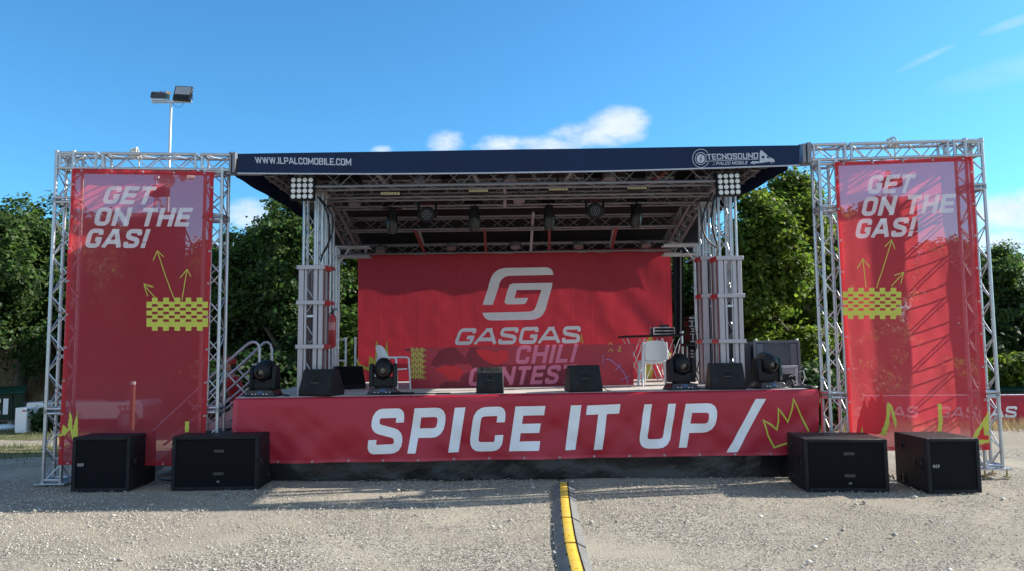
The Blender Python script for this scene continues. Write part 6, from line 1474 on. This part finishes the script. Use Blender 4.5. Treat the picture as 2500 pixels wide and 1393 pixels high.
t = thing('white_box', 'white upright box with small red mark right beside the green bin', 'box', (p2.x, p.y - .5, 0)); m_ = MB(); m_.box((0, .2, .26), (.24, .35, .52)); bx_ = part('box_body', m_, WHT, t, local=True, bevel=.01); m_ = MB(); m_.box((.06, .02, .46), (.05, .006, .03)); part('red_mark', m_, LRED, bx_, local=True)
p = ground(26, 1046); t = thing('white_bag', 'white and light blue bag lying under the green bin', 'bag', (p.x, p.y - .2, 0)); m_ = MB(); m_.lathe((0, 0, 0), (0, 0, 1), [(0, .18), (.05, .2), (.10, .16), (.13, .05)], 10, sx=1.4); part('bag_body', m_, M('pale_blue_bag', (.5, .62, .7), .4, 0, .3, 8), t, local=True)
# white van seen through the left banner
def van():
    a = ground(345, 1047); Yv = 16.2; x1 = at(348, 1040, Yv).x; x0 = at(243, 1040, Yv).x; ht = at(280, 980, Yv).z
    t = thing('white_van', 'white van front seen through the lower left banner', 'van', (x0, Yv, 0)); L_ = x1 - x0
    P = [(0, .22), (L_, .22), (L_ + .0, .52), (L_ - .12, .62), (L_ - .42, ht), (-1.6, ht), (-1.6, .22)]
    m_ = MB(); m_.prism(P, lambda x, z: Vector((x, 0, z)), lambda x, z: Vector((x, 1.0, z))); b = part('body', m_, M('white_vehicle_paint', (.72, .72, .70), .3, 0, .03, 2), t, local=True, bevel=.03)
    m_ = MB(); m_.prism([(.28, .9), (.28, .62), (.75, .62), (.5, .9)], lambda x, z: Vector((x - .2, -.006, z)), lambda x, z: Vector((x - .2, .01, z))); part('side_window', m_, M('van_window', (.03, .035, .04), .1), b, local=True)
    for x in (L_ - .32, -1.2): m_ = MB(); m_.tube((x, -.02, .22), (x, .16, .22), .22, n=24); w_ = part('wheel', m_, RUB, t, local=True); m_ = MB(); m_.tube((x, -.026, .22), (x, .0, .22), .12, n=20); part('rim', m_, LGREY, w_, local=True)
    m_ = MB(); 
    for k in range(3): m_.beam((L_ - .52 + k * .11, -.008, .50), (L_ - .46 + k * .11, -.008, .38), .02, .012)
    m_.beam((L_ - .55, -.008, .51), (L_ - .15, -.008, .50), .02, .012); part('red_stripe_print', m_, LRED, b, local=True)
van()
p = at(325, 937, 13.2); t = thing('marker_post', 'reddish wooden post with a white tip behind the left banner', 'post', (p.x, 13.2, 0)); m_ = MB(); m_.tube((p.x, 13.2, 0), (p.x, 13.2, p.z), .045, n=10); part('post_shaft', m_, M('orange_brown_wood', (.22, .09, .05), .7, 0, .25, 5), t); m_ = MB(); m_.tube((p.x, 13.2, p.z), (p.x, 13.2, p.z + .05), .046, n=10); part('tip', m_, WHT, t)
# red barriers at the right
RB = Cloth([(2034, 966), (2640, 962), (2640, 1044), (2034, 1048)], 15.6, lambda x, z: .02 * noise.noise((x * .8, z, 3)))
t = barrier('barrier_banner', 'low red barrier banner with repeated white lettering behind the right tower', RB, M('deep_red_barrier', (.42, .016, .04), .45, 0, .08, 2, trans=.2), 'barrier', 8)
m_ = MB()
for k in range(3):
    x = 2047 + k * 241; text(m_, RB, 'GASGAS', [(x + 6, 991), (x + 195, 990), (x + 192, 1018), (x, 1019)], a=.108, off=.006, gap=.16, wid=1.75, rad=.2)
part('lettering', m_, WHT, t)
for k in range(2):      # overhead lines
    Yp = 34.; a0, b0 = (at(1700, 625, Yp), at(2900, 548, Yp)) if k == 0 else (at(2300, 628, Yp), at(2800, 560, Yp))
    t = thing('power_line', ('upper' if k == 0 else 'lower thicker') + ' overhead wire crossing the sky right of the right tower', 'power line', a0); P = [a0.lerp(b0, i / 20) - Vector((0, 0, .5 * math.sin(math.pi * i / 20))) for i in range(21)]; m_ = MB(); m_.path(P, .010 if k == 0 else .016, 5); part('wire', m_, BLK, t)

# things that are a single mesh: let the mesh itself be the thing
for o in list(COL.objects):
    if o.type == 'EMPTY' and o.parent is None and len(o.children) == 1 and o.children[0].type == 'MESH' and not o.children[0].children:
        c = o.children[0]; nm = o.name; c.parent = None; c.location = o.location; c.rotation_euler = o.rotation_euler; c.scale = o.scale
        for k in ('label', 'category', 'group'):
            if k in o: c[k] = o[k]
        bpy.data.objects.remove(o); c.name = nm
